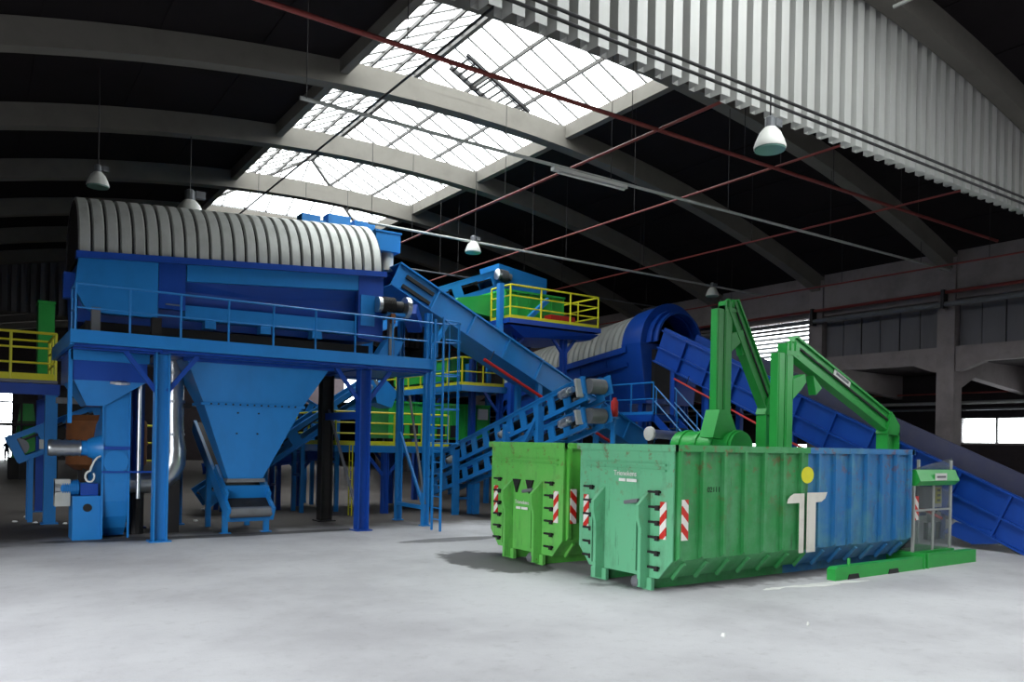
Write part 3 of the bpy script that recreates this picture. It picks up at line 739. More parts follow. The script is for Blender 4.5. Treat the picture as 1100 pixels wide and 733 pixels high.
bolts = MB().lathe([(.022, 0), (.022, .03)], (0, 0, 0), (0, -1, 0), 6).build('bolt', DARK, fu, local=True)
bolts.location = V((4.7, 19.66, 3.145)) - fu.location
for k in range(1, 13): spawn(bolts, 'bolt', fu, V((4.7 + k * .17, 19.66, 3.145)) - fu.location)
for x in (5.35, 5.85):
    for z in (2.45, 2.95): spawn(bolts, 'bolt', fu, V((x, 19.72 + (3.15 - z) * .155 - .01, z)) - fu.location)

# discharge conveyor below the funnel
P0 = (5.1, 19.75, .42); P1 = (5.1, 23.4, 2.55)
dc = Conv('discharge_conveyor', 'short blue belt conveyor under the funnel hopper with black roller in front', P0, P1, (1, 0, 0), 1.15, .3, BLUE)
for c0 in (0, 1.07):
    q = MB(); dc.fb(q, -.1, dc.L, c0, c0 + .08, -.05, .3); q.build('side_frame', BLUE, dc.root)
dc.belt(.16); dc.pulley(.02, .12, .13); dc.idlers(3, -.02)
q = MB(); dc.fb(q, .5, .56, .05, 1.1, .2, .55); q.build('skirt_plate', BLUE, dc.root)
for c0 in (0.02, 1.05):
    q = MB(); dc.fb(q, .3, 1.6, c0, c0 + .06, .3, .5); q.build('skirt_plate', BLUE, dc.root)
dc.legs((.35,), .12); dc.legs((2.3,), .12)
MB().box(5.1, 6.25, 19.98, 20.06, .28, .4).build('cross_beam', BLUE, dc.root)
MB().box(5.05, 5.3, 19.95, 20.15, 0, .02).build('foot_plate', BLUE, dc.root)
MB().box(6.05, 6.3, 19.95, 20.15, 0, .02).build('foot_plate', BLUE, dc.root)

# blower: casing seen from its narrow side, pedestal, motor, inlet
bl = thing('blower_fan', 'blue radial blower with tall narrow casing on a box pedestal', 'fan', (2.5, 20.4, 0))
cas = [(20.5, 0.05), (20.28, .22), (20.1, .5), (20.0, .85), (19.95, 1.3), (19.95, 3.3), (20.05, 3.5), (20.5, 3.55), (20.5, 2.9)] + [(20.85 + 1.1 * math.sin(a), 1.35 + 1.35 * math.cos(a)) for a in [math.pi * k / 8 for k in range(0, 9)]] + [(20.3, .05)]
MB().prism(cas, 'x', 2.46, 2.98).build('casing', BLUE, bl)
for x in (2.43, 2.97): MB().prism([(19.92, .02), (19.92, 3.35), (20.0, 3.35), (20.0, .02)], 'x', x, x + .04).build('edge_flange', BLUE, bl)
MB().box(2.43, 3.01, 19.9, 20.02, 2.02, 2.1).build('joint_flange', DEEP, bl)
MB().box(2.43, 3.6, 19.88, 19.94, 1.5, 1.54).build('joint_flange', DEEP, bl)
# round bulge of the lower scroll
MB().lathe([(.02, 0), (.26, .02), (.26, .05)], (2.72, 19.95, 1.75), (0, -1, 0), 18).build('cover_disc', BLUE, bl)
MB().box(1.88, 2.46, 20.0, 20.8, 0, .98).build('pedestal', BLUE, bl)
MB().lathe([(.09, 0), (.09, .02)], (2.17, 20.0, .72), (0, -1, 0), 14).build('access_hole', BLACK, bl)
motor(bl, (1.65, 20.35, 1.15), (1, 0, 0), .6, .17, m1=BLUE)
MB().box(2.05, 2.4, 20.2, 20.5, .98, 1.25).build('bearing_block', DEEP, bl)
MB().box(1.55, 1.85, 20.2, 20.55, .75, 1.35).build('terminal_box', GALV, bl)
MB().lathe([(.17, 0), (.17, .7), (.2, .72), (.32, 1.0)], (1.46, 20.2, 2.05), (1, 0, 0), 18).build('inlet_cone', BLUE, bl, True)
MB().path([(1.4 + k * .07, 20.2, 2.05) for k in range(10)], [.19 if k % 2 else .17 for k in range(10)], 18).build('inlet_hose', STEEL, bl, True)
MB().path([(2.42, 19.98, 1.88), (2.34, 19.94, 1.84), (2.28, 19.93, 1.76), (2.23, 19.92, 1.64)] + [(2.2 - .09 * math.sin(q_ * .45), 19.93, 1.42 + .12 * math.cos(q_ * .45)) for q_ in range(0, 13)], .022, 8).build('white_cable', WHITE, bl, True)

# housing between walkway and blower
ho = thing('dust_housing', 'blue tapering dust housing above the blower casing', 'housing', (2.5, 20.5, 3.3))
MB().box(1.8, 3.3, 19.7, 22.4, 3.55, 4.2).build('box_body', DEEP, ho)
MB().box(1.76, 3.34, 19.66, 19.74, 3.98, 4.2).build('top_band', BLUE, ho)
MB().loft([[(2.1, 19.9, 3.0), (2.45, 19.9, 3.0), (2.45, 21, 3.0), (2.1, 21, 3.0)], [(1.82, 19.72, 3.56), (3.28, 19.72, 3.56), (3.28, 22, 3.56), (1.82, 22, 3.56)]]).build('taper', BLUE, ho)
MB().lathe([(.3, 0), (.3, .06), (.22, .1)], (2.75, 19.95, 3.56), (0, -.3, 1), 16).build('steel_collar', STEEL, ho)
MB().box(1.72, 1.8, 19.66, 19.8, 2.6, 4.2).build('corner_post', BLUE, ho)

# silver spiral duct
du = thing('spiral_duct', 'shiny round steel duct bending to the left beside the blower', 'duct', (4.1, 20.8, 1.0))
pts = [(4.08, 20.8, 4.2), (4.1, 20.8, 3.5), (4.1, 20.8, 2.9), (4.12, 20.8, 2.3), (4.14, 20.8, 2.0), (4.12, 20.8, 1.7), (4.02, 20.8, 1.45), (3.85, 20.8, 1.28), (3.6, 20.8, 1.22), (3.25, 20.8, 1.2), (3.0, 20.8, 1.2)]
MB().path(pts, [.22, .22, .22, .23, .26, .27, .27, .26, .25, .24, .24], 18).build('duct_pipe', STEEL, du, True)
for z in (3.9, 3.2, 2.4): MB().tube((4.1, 20.8, z - .03), (4.1, 20.8, z + .03), .26, 18).build('joint_ring', STEEL, du)
MB().box(3.7, 4.5, 20.75, 20.85, 3.05, 3.2).build('bracket', DARK, du)
MB().tube((3.3, 20.8, 0), (3.3, 20.8, 1.0), .16, 12).build('support_leg', DARK, du)
MB().box(3.95, 4.25, 20.7, 20.9, 0, 1.3).build('support_leg', DARK, du)
for k, (x, y) in enumerate(((3.2, 20.0), (3.32, 20.9))):
    MB().tube((x, y, .9), (x, y, 4.2), .05 if k == 0 else .12, 10).build('riser_pipe', (STEEL, DEEP)[k], du, True)
rb = thing('brown_bin', 'rust-brown round steel bin on legs behind the blower casing', 'bin', (2.7, 22.6, 0))
MB().lathe([(.75, 1.45), (.95, 1.6), (.95, 2.7), (.8, 2.85)], (2.95, 23.2, 0), n=24).build('bin_shell', RUST, rb, True)
MB().lathe([(.98, 0), (.98, .08)], (2.95, 23.2, 2.1), n=24).build('hoop', RUST, rb)
for x, y in ((2.4, 22.7), (3.5, 22.7), (2.4, 23.7), (3.5, 23.7)): MB().box(x - .06, x + .06, y - .06, y + .06, 0, 1.7).build('leg', DARK, rb)

# ================================================================ LEFT PLATFORM
lpf = thing('service_platform', 'blue steel platform with yellow railing at the left edge', 'platform', (.6, 25, 0))
LZ = 3.66
MB().box(-2.2, 1.85, 23.9, 26.2, LZ, LZ + .08).build('deck', GREY, lpf)
MB().box(-2.2, 1.9, 23.85, 23.95, LZ - .3, LZ - .02).build('edge_beam', DEEP, lpf)
MB().box(1.8, 1.9, 23.9, 26.2, LZ - .3, LZ - .02).build('edge_beam', DEEP, lpf)
for x in (-.4, .4, 1.2): MB().box(x, x + .08, 23.9, 26.2, LZ - .12, LZ).build('joist', DEEP, lpf)
for x, y in ((1.72, 24.05), (1.75, 27.9), (-2.0, 24.05)):
    MB().box(x - .14, x + .14, y - .14, y + .14, 0, LZ - .3).build('column', BLUE if y < 25 else DEEP, lpf)
    MB().box(x - .2, x + .2, y - .2, y + .2, 0, .03).build('base_plate', BLUE, lpf)
MB().box(1.65, 1.85, 26.0, 27.9, LZ - .3, LZ - .1).build('edge_beam', DEEP, lpf)
MB().bar((1.75, 24.1, 2.5), (1.75, 25.0, 3.4), .08, .1).build('knee_brace', DEEP, lpf)
MB().box(1.8, 3.0, 23.6, 23.75, 3.15, 3.3).build('tie_beam', GREY, lpf)
for pts in ([(-2.2, 23.95, LZ + .08), (1.8, 23.95, LZ + .08), (1.8, 26.1, LZ + .08)],):
    railing(lpf, pts, 1.22, YEL, 1.05, (.36, .68), .17, .035)
railing(lpf, [(-2.2, 26.1, LZ + .08), (1.8, 26.1, LZ + .08)], 1.22, YEL, 1.6, (.5,), .12, .03)
gb = thing('green_cabinet', 'tall dark green box behind the left yellow railing', 'cabinet', (1.7, 27.5, LZ))
MB().box(1.58, 2.0, 27.2, 27.9, 3.7, 6.25).build('cabinet_body', GREEN, gb)
MB().box(1.56, 2.02, 27.18, 27.92, 6.2, 6.28).build('lid', GREEN, gb)
MB().box(1.5, 2.1, 27.1, 28.0, 3.56, 3.7).build('base', DARK, gb)

# tilted conveyor tail left of the blower
tc_ = Conv('tilted_conveyor', 'short tilted blue conveyor with open slots below the yellow platform', (1.05, 24.6, 1.55), (3.2, 24.6, 2.55), (0, 1, 0), .9, .75, BLUE)
tc_.slotted(.75, .22); tc_.belt(.5); tc_.pulley(.2, .4, .22); tc_.legs((.3, 1.9), .12)
MB().box(1.5, 1.8, 24.55, 24.62, 1.95, 2.2).build('bearing_plate', GALV, tc_.root)

# ================================================================ MIDDLE: CONVEYORS, SCREENS AND PLATFORMS
# enclosed conveyor, from above the left trommel's right end down to the right
P_hi, P_lo = V((9.45, 20.0, 6.62)), V((19.3, 20.0, 1.95))
c1 = Conv('enclosed_conveyor', 'long light blue enclosed conveyor sloping down to the right from the ribbed drum', P_lo, P_hi, (0, 1, 0), 1.25, .72, BLUE)
c1.plated(.04, 1.45, .08); c1.cover(); c1.floor_pan()
for n0 in (.42, .12):
    q = MB(); c1.fb(q, c1.L - 1.25, c1.L - .3, -.07, -.001, n0, n0 + .1); q.build('slot', BLACK, c1.root)
for a in (5.2,):
    for c in (.05, 1.2):
        p = c1.P(a, c, 0); MB().bar((p.x, p.y, 0), p + V((0, 0, .03)), .16, .16).build('support_leg', BLUE, c1.root)
for a in (2.6,):
    for c in (.05, 1.2):
        p = c1.P(a, c, 0); MB().bar((p.x, p.y, 0), p + V((0, 0, .03)), .14, .14).build('support_leg', BLUE, c1.root)
pc = pipe('pull_cord', 'red tube slung under the enclosed blue conveyor', [c1.P(1.2, -.12, -.34), c1.P(2.8, -.12, -.36), c1.P(7.4, -.12, -.36)], .05, RED, 'cable')
for a in (2.0, 4.6, 7.2):
    q = c1.P(a, -.12, -.36); MB().tube(q, q + c1.N * .4, .015, 6).build('hanger', DARK, pc)

# two stacked slotted conveyors
def slot_conv(label, zoff, y0, y1, h=.62):
    z = lambda y: zoff - .278 * (y - 15.65)
    p0 = V((13.0, y0, z(y0))); p1 = V((13.0, y1, z(y1)))
    c = Conv('slotted_conveyor', label, p0, p1, (1, 0, 0), .62, h, BLUE)
    c.slotted(.72, .27, .05, .13); c.belt(h * .55); c.idlers(8, h * .3)
    c.pulley(c.L + .06, h * .56, .2); q = MB(); c.fb(q, c.L - .3, c.L + .02, -.04, 0, h * .3, h * .95); q.build('head_plate', BLUE, c.root); q = MB(); c.fb(q, c.L - .3, c.L + .3, .62, .66, h * .2, h * .95); q.build('head_plate', BLUE, c.root)
    motor(c.root, c.P(c.L - .75, -.14, h * .6), c.D, .42, .11, m1=STEEL)
    q = MB(); c.fb(q, c.L - .16, c.L - .08, -.2, -.02, .12, h - .05); q.build('gear_plate', GALV, c.root)
    return c
u1 = slot_conv('upper of two stacked slotted blue conveyors with head drum and silver motor', 3.5, 24.6, 15.75, .66)
u2 = slot_conv('lower of two stacked slotted blue conveyors running parallel below the upper', 2.8, 23.8, 15.75, .55)
for a in (2.6, 5.6, 7.3):
    for c in (-.08, .7):
        p = u1.P(a, c, .4); MB().bar((p.x, p.y, 0), p, .13, .2).build('support_leg', BLUE, u1.root)
p = u1.P(7.2, -.08, .3); MB().bar((p.x, p.y - .05, p.z), (p.x, p.y + 1.0, p.z - 1.3), .1, .12).build('diagonal_tie', BLUE, u1.root)
for a in (2.0, 5.2):
    p = u1.P(a, -.02, .2); motor(u1.root, p, u1.D, .4, .1, 'tensioner', m1=GALV)
u2.legs((1.5, 4.0), .12)
rf = thing('fire_extinguisher', 'small red cylinder beside the head drum of the slotted conveyors', 'extinguisher', (14.2, 15.2, 3.2))
p = PX(658, 440, 14.3)
MB().lathe([(.08, 0), (.1, .03), (.1, .4), (.05, .48), (.05, .52)], (p.x, p.y, p.z - .2), n=12).build('bottle', RED, rf, True)
MB().box(p.x - .03, p.x + .03, p.y - .03, p.y + .12, 0, p.z - .2).build('stand_post', BLUE, rf)
MB().box(p.x - .1, p.x + .1, p.y - .1, p.y + .1, p.z - .24, p.z - .2).build('shelf', BLUE, rf)

# conveyor rising behind the funnel
cf = Conv('inclined_conveyor', 'light blue inclined conveyor rising behind the funnel to a silver motor', (5.9, 24.6, .25), (11.35, 24.6, 3.95), (0, 1, 0), .9, .62, BLUE)
cf.slotted(1.5, .35, .05, .16); cf.belt(.4); cf.pulley(cf.L - .1, .35, .25); cf.legs((2.0, 3.4, 4.8), .12)
motor(cf.root, cf.P(cf.L - .75, -.2, .4), cf.D, .5, .14, m1=STEEL)
MB().prism([(11.1, 4.0), (11.5, 4.4), (11.95, 4.0), (11.75, 3.45), (11.2, 3.6)], 'y', 24.55, 25.55).build('head_chute', BLUE, cf.root)
cg = Conv('cross_conveyor', 'dark slatted conveyor crossing behind the rising conveyor', (6.6, 27.6, 4.9), (10.4, 27.6, 2.9), (0, 1, 0), .9, .55, BLUE)
cg.slotted(.55, .2, .05, .1); cg.belt(.35); cg.legs((.6, 2.4, 4.0), .12)
ch_ = Conv('low_conveyor', 'low dark blue conveyor near the ground behind the funnel', (6.2, 25.9, 1.15), (10.4, 25.9, 1.75), (0, 1, 0), .9, .35, DEEP)
ch_.plated(.04, 1.2); ch_.belt(.2); ch_.legs((.4, 2.2, 3.9), .14)

# yellow railed platforms
def platform(label, x0, x1, y0, y1, z, rails, cols, h=1.1, mids=(.36, .68), kick=.14, edge=.22):
    t = thing('service_platform', label, 'platform', ((x0 + x1) / 2, (y0 + y1) / 2, 0))
    MB().box(x0, x1, y0, y1, z - .06, z).build('deck', GREY, t)
    for a in ((x0 - .04, x1 + .04, y0 - .06, y0), (x0 - .04, x1 + .04, y1, y1 + .06), (x0 - .06, x0, y0, y1), (x1, x1 + .06, y0, y1)):
        MB().box(*a, z - edge, z).build('edge_beam', DEEP if z > 5 else BLUE, t)
    for r_ in rails: railing(t, [(a, b, z) for a, b in r_], h, YEL, 1.1, mids, kick, .032)
    for x, y in cols:
        MB().ibeam((x, y, 0), (x, y, z - .2), .2, .2, .025).build('column', DEEP, t)
        MB().bar((x - .08, y, z - .95), (x - .7, y, z - .2), .07, .1).build('knee_brace', DEEP, t)
        MB().bar((x + .08, y, z - .95), (x + .7, y, z - .2), .07, .1).build('knee_brace', DEEP, t)
    return t
pf3 = platform('high platform with yellow railing around the upper green screen', 14.75, 18.65, 22.0, 25.6, 6.52,
               [[(14.8, 23.2), (14.8, 22.03), (18.62, 22.03), (18.62, 25.5)]], [(17.35, 22.4), (15.3, 22.6), (17.35, 25.2), (15.3, 25.2)], 1.12, (.35, .68), .12, .16)
MB().box(14.55, 14.72, 22.3, 22.5, 5.5, 7.7).build('stanchion', BLUE, pf3)
MB().loft([[(14.75, 22.0, 6.3), (18.65, 22.0, 6.3), (18.65, 25.6, 6.3), (14.75, 25.6, 6.3)], [(15.5, 22.2, 5.95), (18.4, 22.2, 6.1), (18.4, 25.4, 6.1), (15.5, 25.4, 5.95)]][::-1]).build('underframe', DEEP, pf3)
pf1 = platform('middle platform with yellow railing behind the enclosed conveyor', 14.5, 16.35, 24.6, 31.5, 4.4,
               [[(14.52, 31.0), (14.52, 24.63), (16.3, 24.63)]], [(16.2, 24.7), (14.7, 28.5), (16.2, 30.5)], 1.0, (.5,), .12)
pf2 = platform('low platform with yellow railing beside the stacked conveyors', 9.3, 13.35, 23.4, 27.4, 2.18,
               [[(9.32, 27.0), (9.32, 23.42), (13.3, 23.42)]], [(11.04, 23.5), (9.5, 27.2), (13.0, 27.2)], 1.05, (.36, .68), .14)
MB().box(11.0, 13.3, 23.42, 23.5, 2.18, 2.3).build('kick_plate', YEL, pf2)
yl = thing('yellow_ladder', 'narrow yellow ladder under the low platform', 'ladder', (9.75, 23.3, 0))
for y in (23.1, 23.34): MB().tube((9.75, y, 0), (9.75, y, 2.2), .02, 6).build('stringer', YEL, yl)
for k in range(7): MB().tube((9.75, 23.1, .25 + k * .29), (9.75, 23.34, .25 + k * .29), .013, 6).build('rung', YEL, yl)

def green_screen(label, x0, x1, y0, y1, z0, z1, parts):
    t = thing('screening_machine', label, 'machine', ((x0 + x1) / 2, (y0 + y1) / 2, z0))
    MB().box(x0, x1, y0, y1, z0 + .25, z1).build('body', GREEN, t)
    n = max(2, int((x1 - x0) / .5))
    for k in range(n + 1):
        x = x0 + (x1 - x0 - .06) * k / n
        MB().box(x, x + .06, y0 - .06, y0, z0 + .25, z1).build('rib', GREEN, t)
    MB().box(x0 - .04, x1 + .04, y0 - .08, y1 + .04, z1 - .07, z1).build('top_flange', GREEN, t)
    for x in (x0 + .1, x1 - .35):
        for y in (y0 + .05, y1 - .3): MB().box(x, x + .22, y, y + .22, z0, z0 + .25).build('foot', DARK, t)
    return t
g2 = green_screen('green machine box on the low platform with white label plate', 12.1, 16.3, 25.6, 27.0, 2.18, 3.75, 1)
MB().box(15.75, 16.2, 25.5, 25.55, 3.2, 3.6).build('label_plate', WHITE, g2)
for k in range(5): MB().box(12.4 + k * .55, 12.7 + k * .55, 25.5, 25.56, 2.5, 2.95).build('hatch', DARK, g2)
g1 = green_screen('green machine box on the middle platform behind the cage ladder', 14.8, 16.1, 26.2, 30.8, 4.4, 5.5, 1)
MB().box(15.4, 15.7, 25.6, 25.9, 4.4, 5.3).build('side_tank', BLUE, g1)
g3 = green_screen('upper green screening machine inside the high yellow railing', 15.4, 18.0, 23.3, 24.9, 6.52, 7.75, 1)
MB().loft([[(13.2, 23.4, 6.9), (15.4, 23.4, 6.7), (15.4, 24.8, 6.7), (13.2, 24.8, 6.9)], [(13.6, 23.4, 7.25), (15.4, 23.4, 7.6), (15.4, 24.8, 7.6), (13.6, 24.8, 7.25)]]).build('inlet_trough', GREEN, g3)
MB().box(17.0, 18.1, 22.7, 23.1, 6.52, 6.95).build('drive_guard', RED, g3)
MB().bar((15.9, 22.7, 6.6), (17.0, 22.9, 7.5), .12, .16).build('strut', BLUE, g3)

# upper conveyor to the high platform
cu_ = Conv('upper_conveyor', 'light blue open-frame conveyor under the roof feeding the upper green screen', (9.6, 25.2, 5.45), (16.6, 25.2, 8.2), (0, 1, 0), 1.0, .75, BLUE)
cu_.slotted(1.75, .4, .05, .2); cu_.belt(.45)
q = MB(); cu_.fb(q, 0, cu_.L, -.06, .0, -.12, 0); q.build('lower_rail', BLUE, cu_.root)
MB().prism([(16.2, 9.05), (18.45, 8.75), (18.45, 7.8), (16.4, 8.0)], 'y', 24.95, 26.3).build('head_box', BLUE, cu_.root)
motor(cu_.root, (16.2, 24.9, 8.62), (1, 0, -.1), .5, .2, m1=GREY)
for x, y in ((11.2, 25.3), (13.6, 25.3), (16.5, 26.0)):
    a = (x - 9.6) / 7.0; zb = 5.45 + a * 2.75
    MB().bar((x, y, 0), (x, y, zb), .16, .16).build('support_leg', BLUE, cu_.root)

# ================================================================ RIGHT TROMMEL
BX, BR = 21.75, 1.5
def bz(y): return 6.12 - .12 * (y - 21.5)          # axis height, falling to the back
t2 = thing('trommel_screen', 'ultramarine trommel with dull ribbed cover and round open end', 'machine', (BX, 25, 0))
NB = 24
for i in range(NB):
    ya = 22.5 + i * .34; yb = ya + .3; loops = []
    for k in range(25):
        a = math.pi * k / 24; c, s_ = math.cos(a), math.sin(a)
        loops.append([(BX - r * c, y, bz(y) + r * s_) for y, r in ((ya, BR - .05), (ya + .03, BR - .01), (yb - .03, BR - .01), (yb, BR - .05), (yb, BR - .09), (ya, BR - .09))])
    MB().loft(loops).build('cover_panel', GALV, t2, True)
MB().loft([[(BX - (BR - .08) * math.cos(math.pi * k / 24), y, bz(y) + (BR - .08) * math.sin(math.pi * k / 24)) for y in (22.4, 30.6)] + [(BX - (BR - .12) * math.cos(math.pi * k / 24), y, bz(y) + (BR - .12) * math.sin(math.pi * k / 24)) for y in (30.6, 22.4)] for k in range(25)]).build('cover_liner', DARK, t2, True)
# blue hood ring: outer drum and stepped inner collar
def ring(y0, y1, ro, ri, n=40, half=False):
    mb = MB(); loops = []
    N_ = n // 2 if half else n
    for k in range(N_ + 1):
        a = (math.pi if half else 2 * math.pi) * k / N_; c, s_ = math.cos(a), math.sin(a)
        loops.append([(BX - r * c, y, bz(y) + r * s_) for y, r in ((y0, ri), (y0, ro), (y1, ro), (y1, ri))])
    return mb.loft(loops, cap=half)
ring(21.5, 22.5, BR + .06, BR - .05, half=True).build('end_hood', DEEP, t2, True)
ring(21.45, 21.55, BR + .08, 1.16, half=True).build('hood_face', DEEP, t2, True)
ring(21.2, 21.5, 1.3, 1.2, half=True).build('collar', DEEP, t2, True)
ring(21.0, 21.25, 1.18, 1.1, half=True).build('inner_collar', DEEP, t2, True)
MB().lathe([(1.08, 0), (1.08, .03)], (BX, 22.6, bz(22.6)), (0, 1, 0), 32).build('drum_opening', BLACK, t2)
# lower housing
bodyB = MB().loft([[(BX - BR - .05, y, bz(y)), (BX + BR + .05, y, bz(y)), (BX + BR - .35, y, 3.6), (BX - BR + .35, y, 3.6)] for y in (22.4, 30.7)]); bodyB.build('lower_housing', DEEP, t2)
MB().loft([[(BX - BR - .12, y, bz(y) - .22), (BX - BR + .02, y, bz(y) - .22), (BX - BR + .02, y, bz(y)), (BX - BR - .12, y, bz(y))] for y in (22.2, 30.8)]).build('eave_flange', DEEP, t2)
MB().loft([[(BX - BR - .02, y, bz(y) - .75), (BX - BR + .1, y, bz(y) - .75), (BX - BR + .04, y, bz(y) - .6), (BX - BR - .06, y, bz(y) - .6)] for y in (22.2, 30.8)]).build('stiffening_rail', DEEP, t2)
for k in range(5):
    y = 23.4 + k * 1.6
    MB().loft([[(BX - BR - .06, y, bz(y) - .3), (BX - BR - .06, y + .1, bz(y) - .3), (BX - BR + .1, y + .1, bz(y) - .3), (BX - BR + .1, y, bz(y) - .3)], [(BX - BR + .25, y, 3.7), (BX - BR + .25, y + .1, 3.7), (BX - BR + .4, y + .1, 3.7), (BX - BR + .4, y, 3.7)]]).build('rib', DEEP, t2)
front = [(BX - BR - .08, bz(21.5)), (BX - BR + .25, 3.9), (BX + BR - .25, 3.9), (BX + BR + .08, bz(21.5))]
MB().prism(front, 'y', 21.46, 22.5).build('end_housing', DEEP, t2)
MB().box(BX - BR + .5, BX - .2, 21.3, 21.48, 4.1, 5.9).build('access_panel', DARK, t2)
for x in (BX - 1.1, BX + 1.1):
    for y in (21.8, 25.5, 30):
        MB().ibeam((x, y, 0), (x, y, 3.95 if y < 22 else 3.7), .22, .22).build('column', DEEP, t2)

# walkway, railing and stairs beside it
wk = thing('service_walkway', 'blue walkway with railing and stairs in front of the ultramarine trommel', 'walkway', (19.4, 21.4, 0))
MB().box(18.95, 19.95, 19.5, 26.0, 3.3, 3.38).build('deck', GREY, wk)
MB().box(18.9, 18.96, 19.45, 26.0, 3.16, 3.4).build('fascia_beam', DEEP, wk)
MB().box(18.9, 20.0, 19.42, 19.5, 3.16, 3.4).build('fascia_beam', DEEP, wk)
for x, y in ((19.05, 25.6), (19.85, 22.5), (19.05, 22.5), (19.85, 25.6), (19.1, 20.6), (19.85, 20.6)): MB().box(x - .06, x + .06, y - .06, y + .06, 0, 3.3).build('column', DEEP, wk)
railing(wk, [(18.97, 26.0, 3.38), (18.97, 19.5, 3.38)], 1.1, BLUE, 1.15, (.5,), .12, .028)
for x in (18.98, 19.92):
    a, b = V((x, 19.45, 3.3)), V((x, 15.4, .05))
    MB().bar(a, b, .05, .24).build('stair_stringer', DEEP, wk)
    for k in range(5):
        p = a + (b - a) * (k / 4.2 + .02); MB().tube(p, p + V((0, 0, 1.05)), .022, 6).build('post', BLUE, wk)
    for h in (1.05, .55): MB().tube(a + V((0, 0, h)), b + V((0, .15, h)), .024, 6).build('hand_rail', BLUE, wk)
for k in range(14):
    y = 19.3 - k * .285; z = 3.18 - k * .229
    MB().box(19.0, 19.9, y - .12, y + .12, z - .03, z).build('tread', GREY, wk)
st = thing('steel_roller', 'bright steel cylinder lying behind the container rim', 'roller', (18.6, 18.5, 2.3))
a, b = PY(697, 466, 18.0), PY(742, 470, 18.0)
MB().tube(a, b, .14, 14).build('barrel', STEEL, st, True)
MB().lathe([(.05, 0), (.22, .02), (.22, .12), (.05, .16)], a + V((-.12, 0, 0)), (1, 0, 0), 14).build('end_cap', WHITE, st)
for p in (a, b): MB().box(p.x - .06, p.x + .06, p.y - .08, p.y + .08, 0, p.z - .1).build('stand', DARK, st)

# long conveyor from the trommel to the right foreground
cb = Conv('long_conveyor', 'long ultramarine plated conveyor descending to the floor at the right edge', (20.05, 8.05, -.176), (20.05, 20.6, 5.35), (1, 0, 0), 1.7, 1.15, DEEP)
cb.plated(.05, 1.35, .12)
cb.belt(.42); cb.floor_pan()
LINER = mat('worn_rubber_liner', (66, 68, 96), .6, dirt=.4, dirt_rgb=(90, 88, 96))
q = MB(); cb.fb(q, .2, cb.L - 1.2, 1.6, 1.645, .47, 1.3); q.build('rubber_liner', LINER, cb.root)
q = MB(); cb.fb(q, 0, cb.L, -.1, 0, .5, .55); q.build('middle_flange', DEEP, cb.root)
for c0 in (-.02, 1.62):
    q = MB(); cb.fb(q, .2, cb.L - 3, c0 + (.0 if c0 > 1 else .02), c0 + .06, 1.15, 1.34) if c0 > 1 else cb.fb(q, 8.1, cb.L, c0, c0 + .06, 1.15, 1.25); q.build('skirt_plate', LINER if c0 > 1 else DEEP, cb.root)
q = MB(); cb.fb(q, -.04, .0, 0, 1.7, 0, 1.15); q.build('tail_plate', DEEP, cb.root)
cb.legs((3.5, 7.4, 11.0, 12.7), .18)
MB().prism([(9.0, .2), (9.6, .12), (10.3, .35), (10.0, .62), (9.2, .5)], 'x', 19.98, 20.2).build('return_guard', DEEP, cb.root)
pc2 = pipe('pull_cord', 'red pull rope with white tag along the underside of the long conveyor', [cb.P(2.4, -.14, -.12), cb.P(7.2, -.14, -.22), cb.P(12.4, -.14, -.18)], .035, RED, 'cable')
for a in (2.6, 5.6, 8.6, 11.8):
    q = cb.P(a, -.14, -.2); MB().tube(q, q + cb.N * .35, .015, 6).build('hanger', DARK, pc2)
for a in (4.8, 9.8):
    q = cb.P(a, -.16, -.2); MB().box(q.x - .05, q.x + .03, q.y - .12, q.y + .12, q.z - .06, q.z + .06).build('tag', WHITE, pc2)

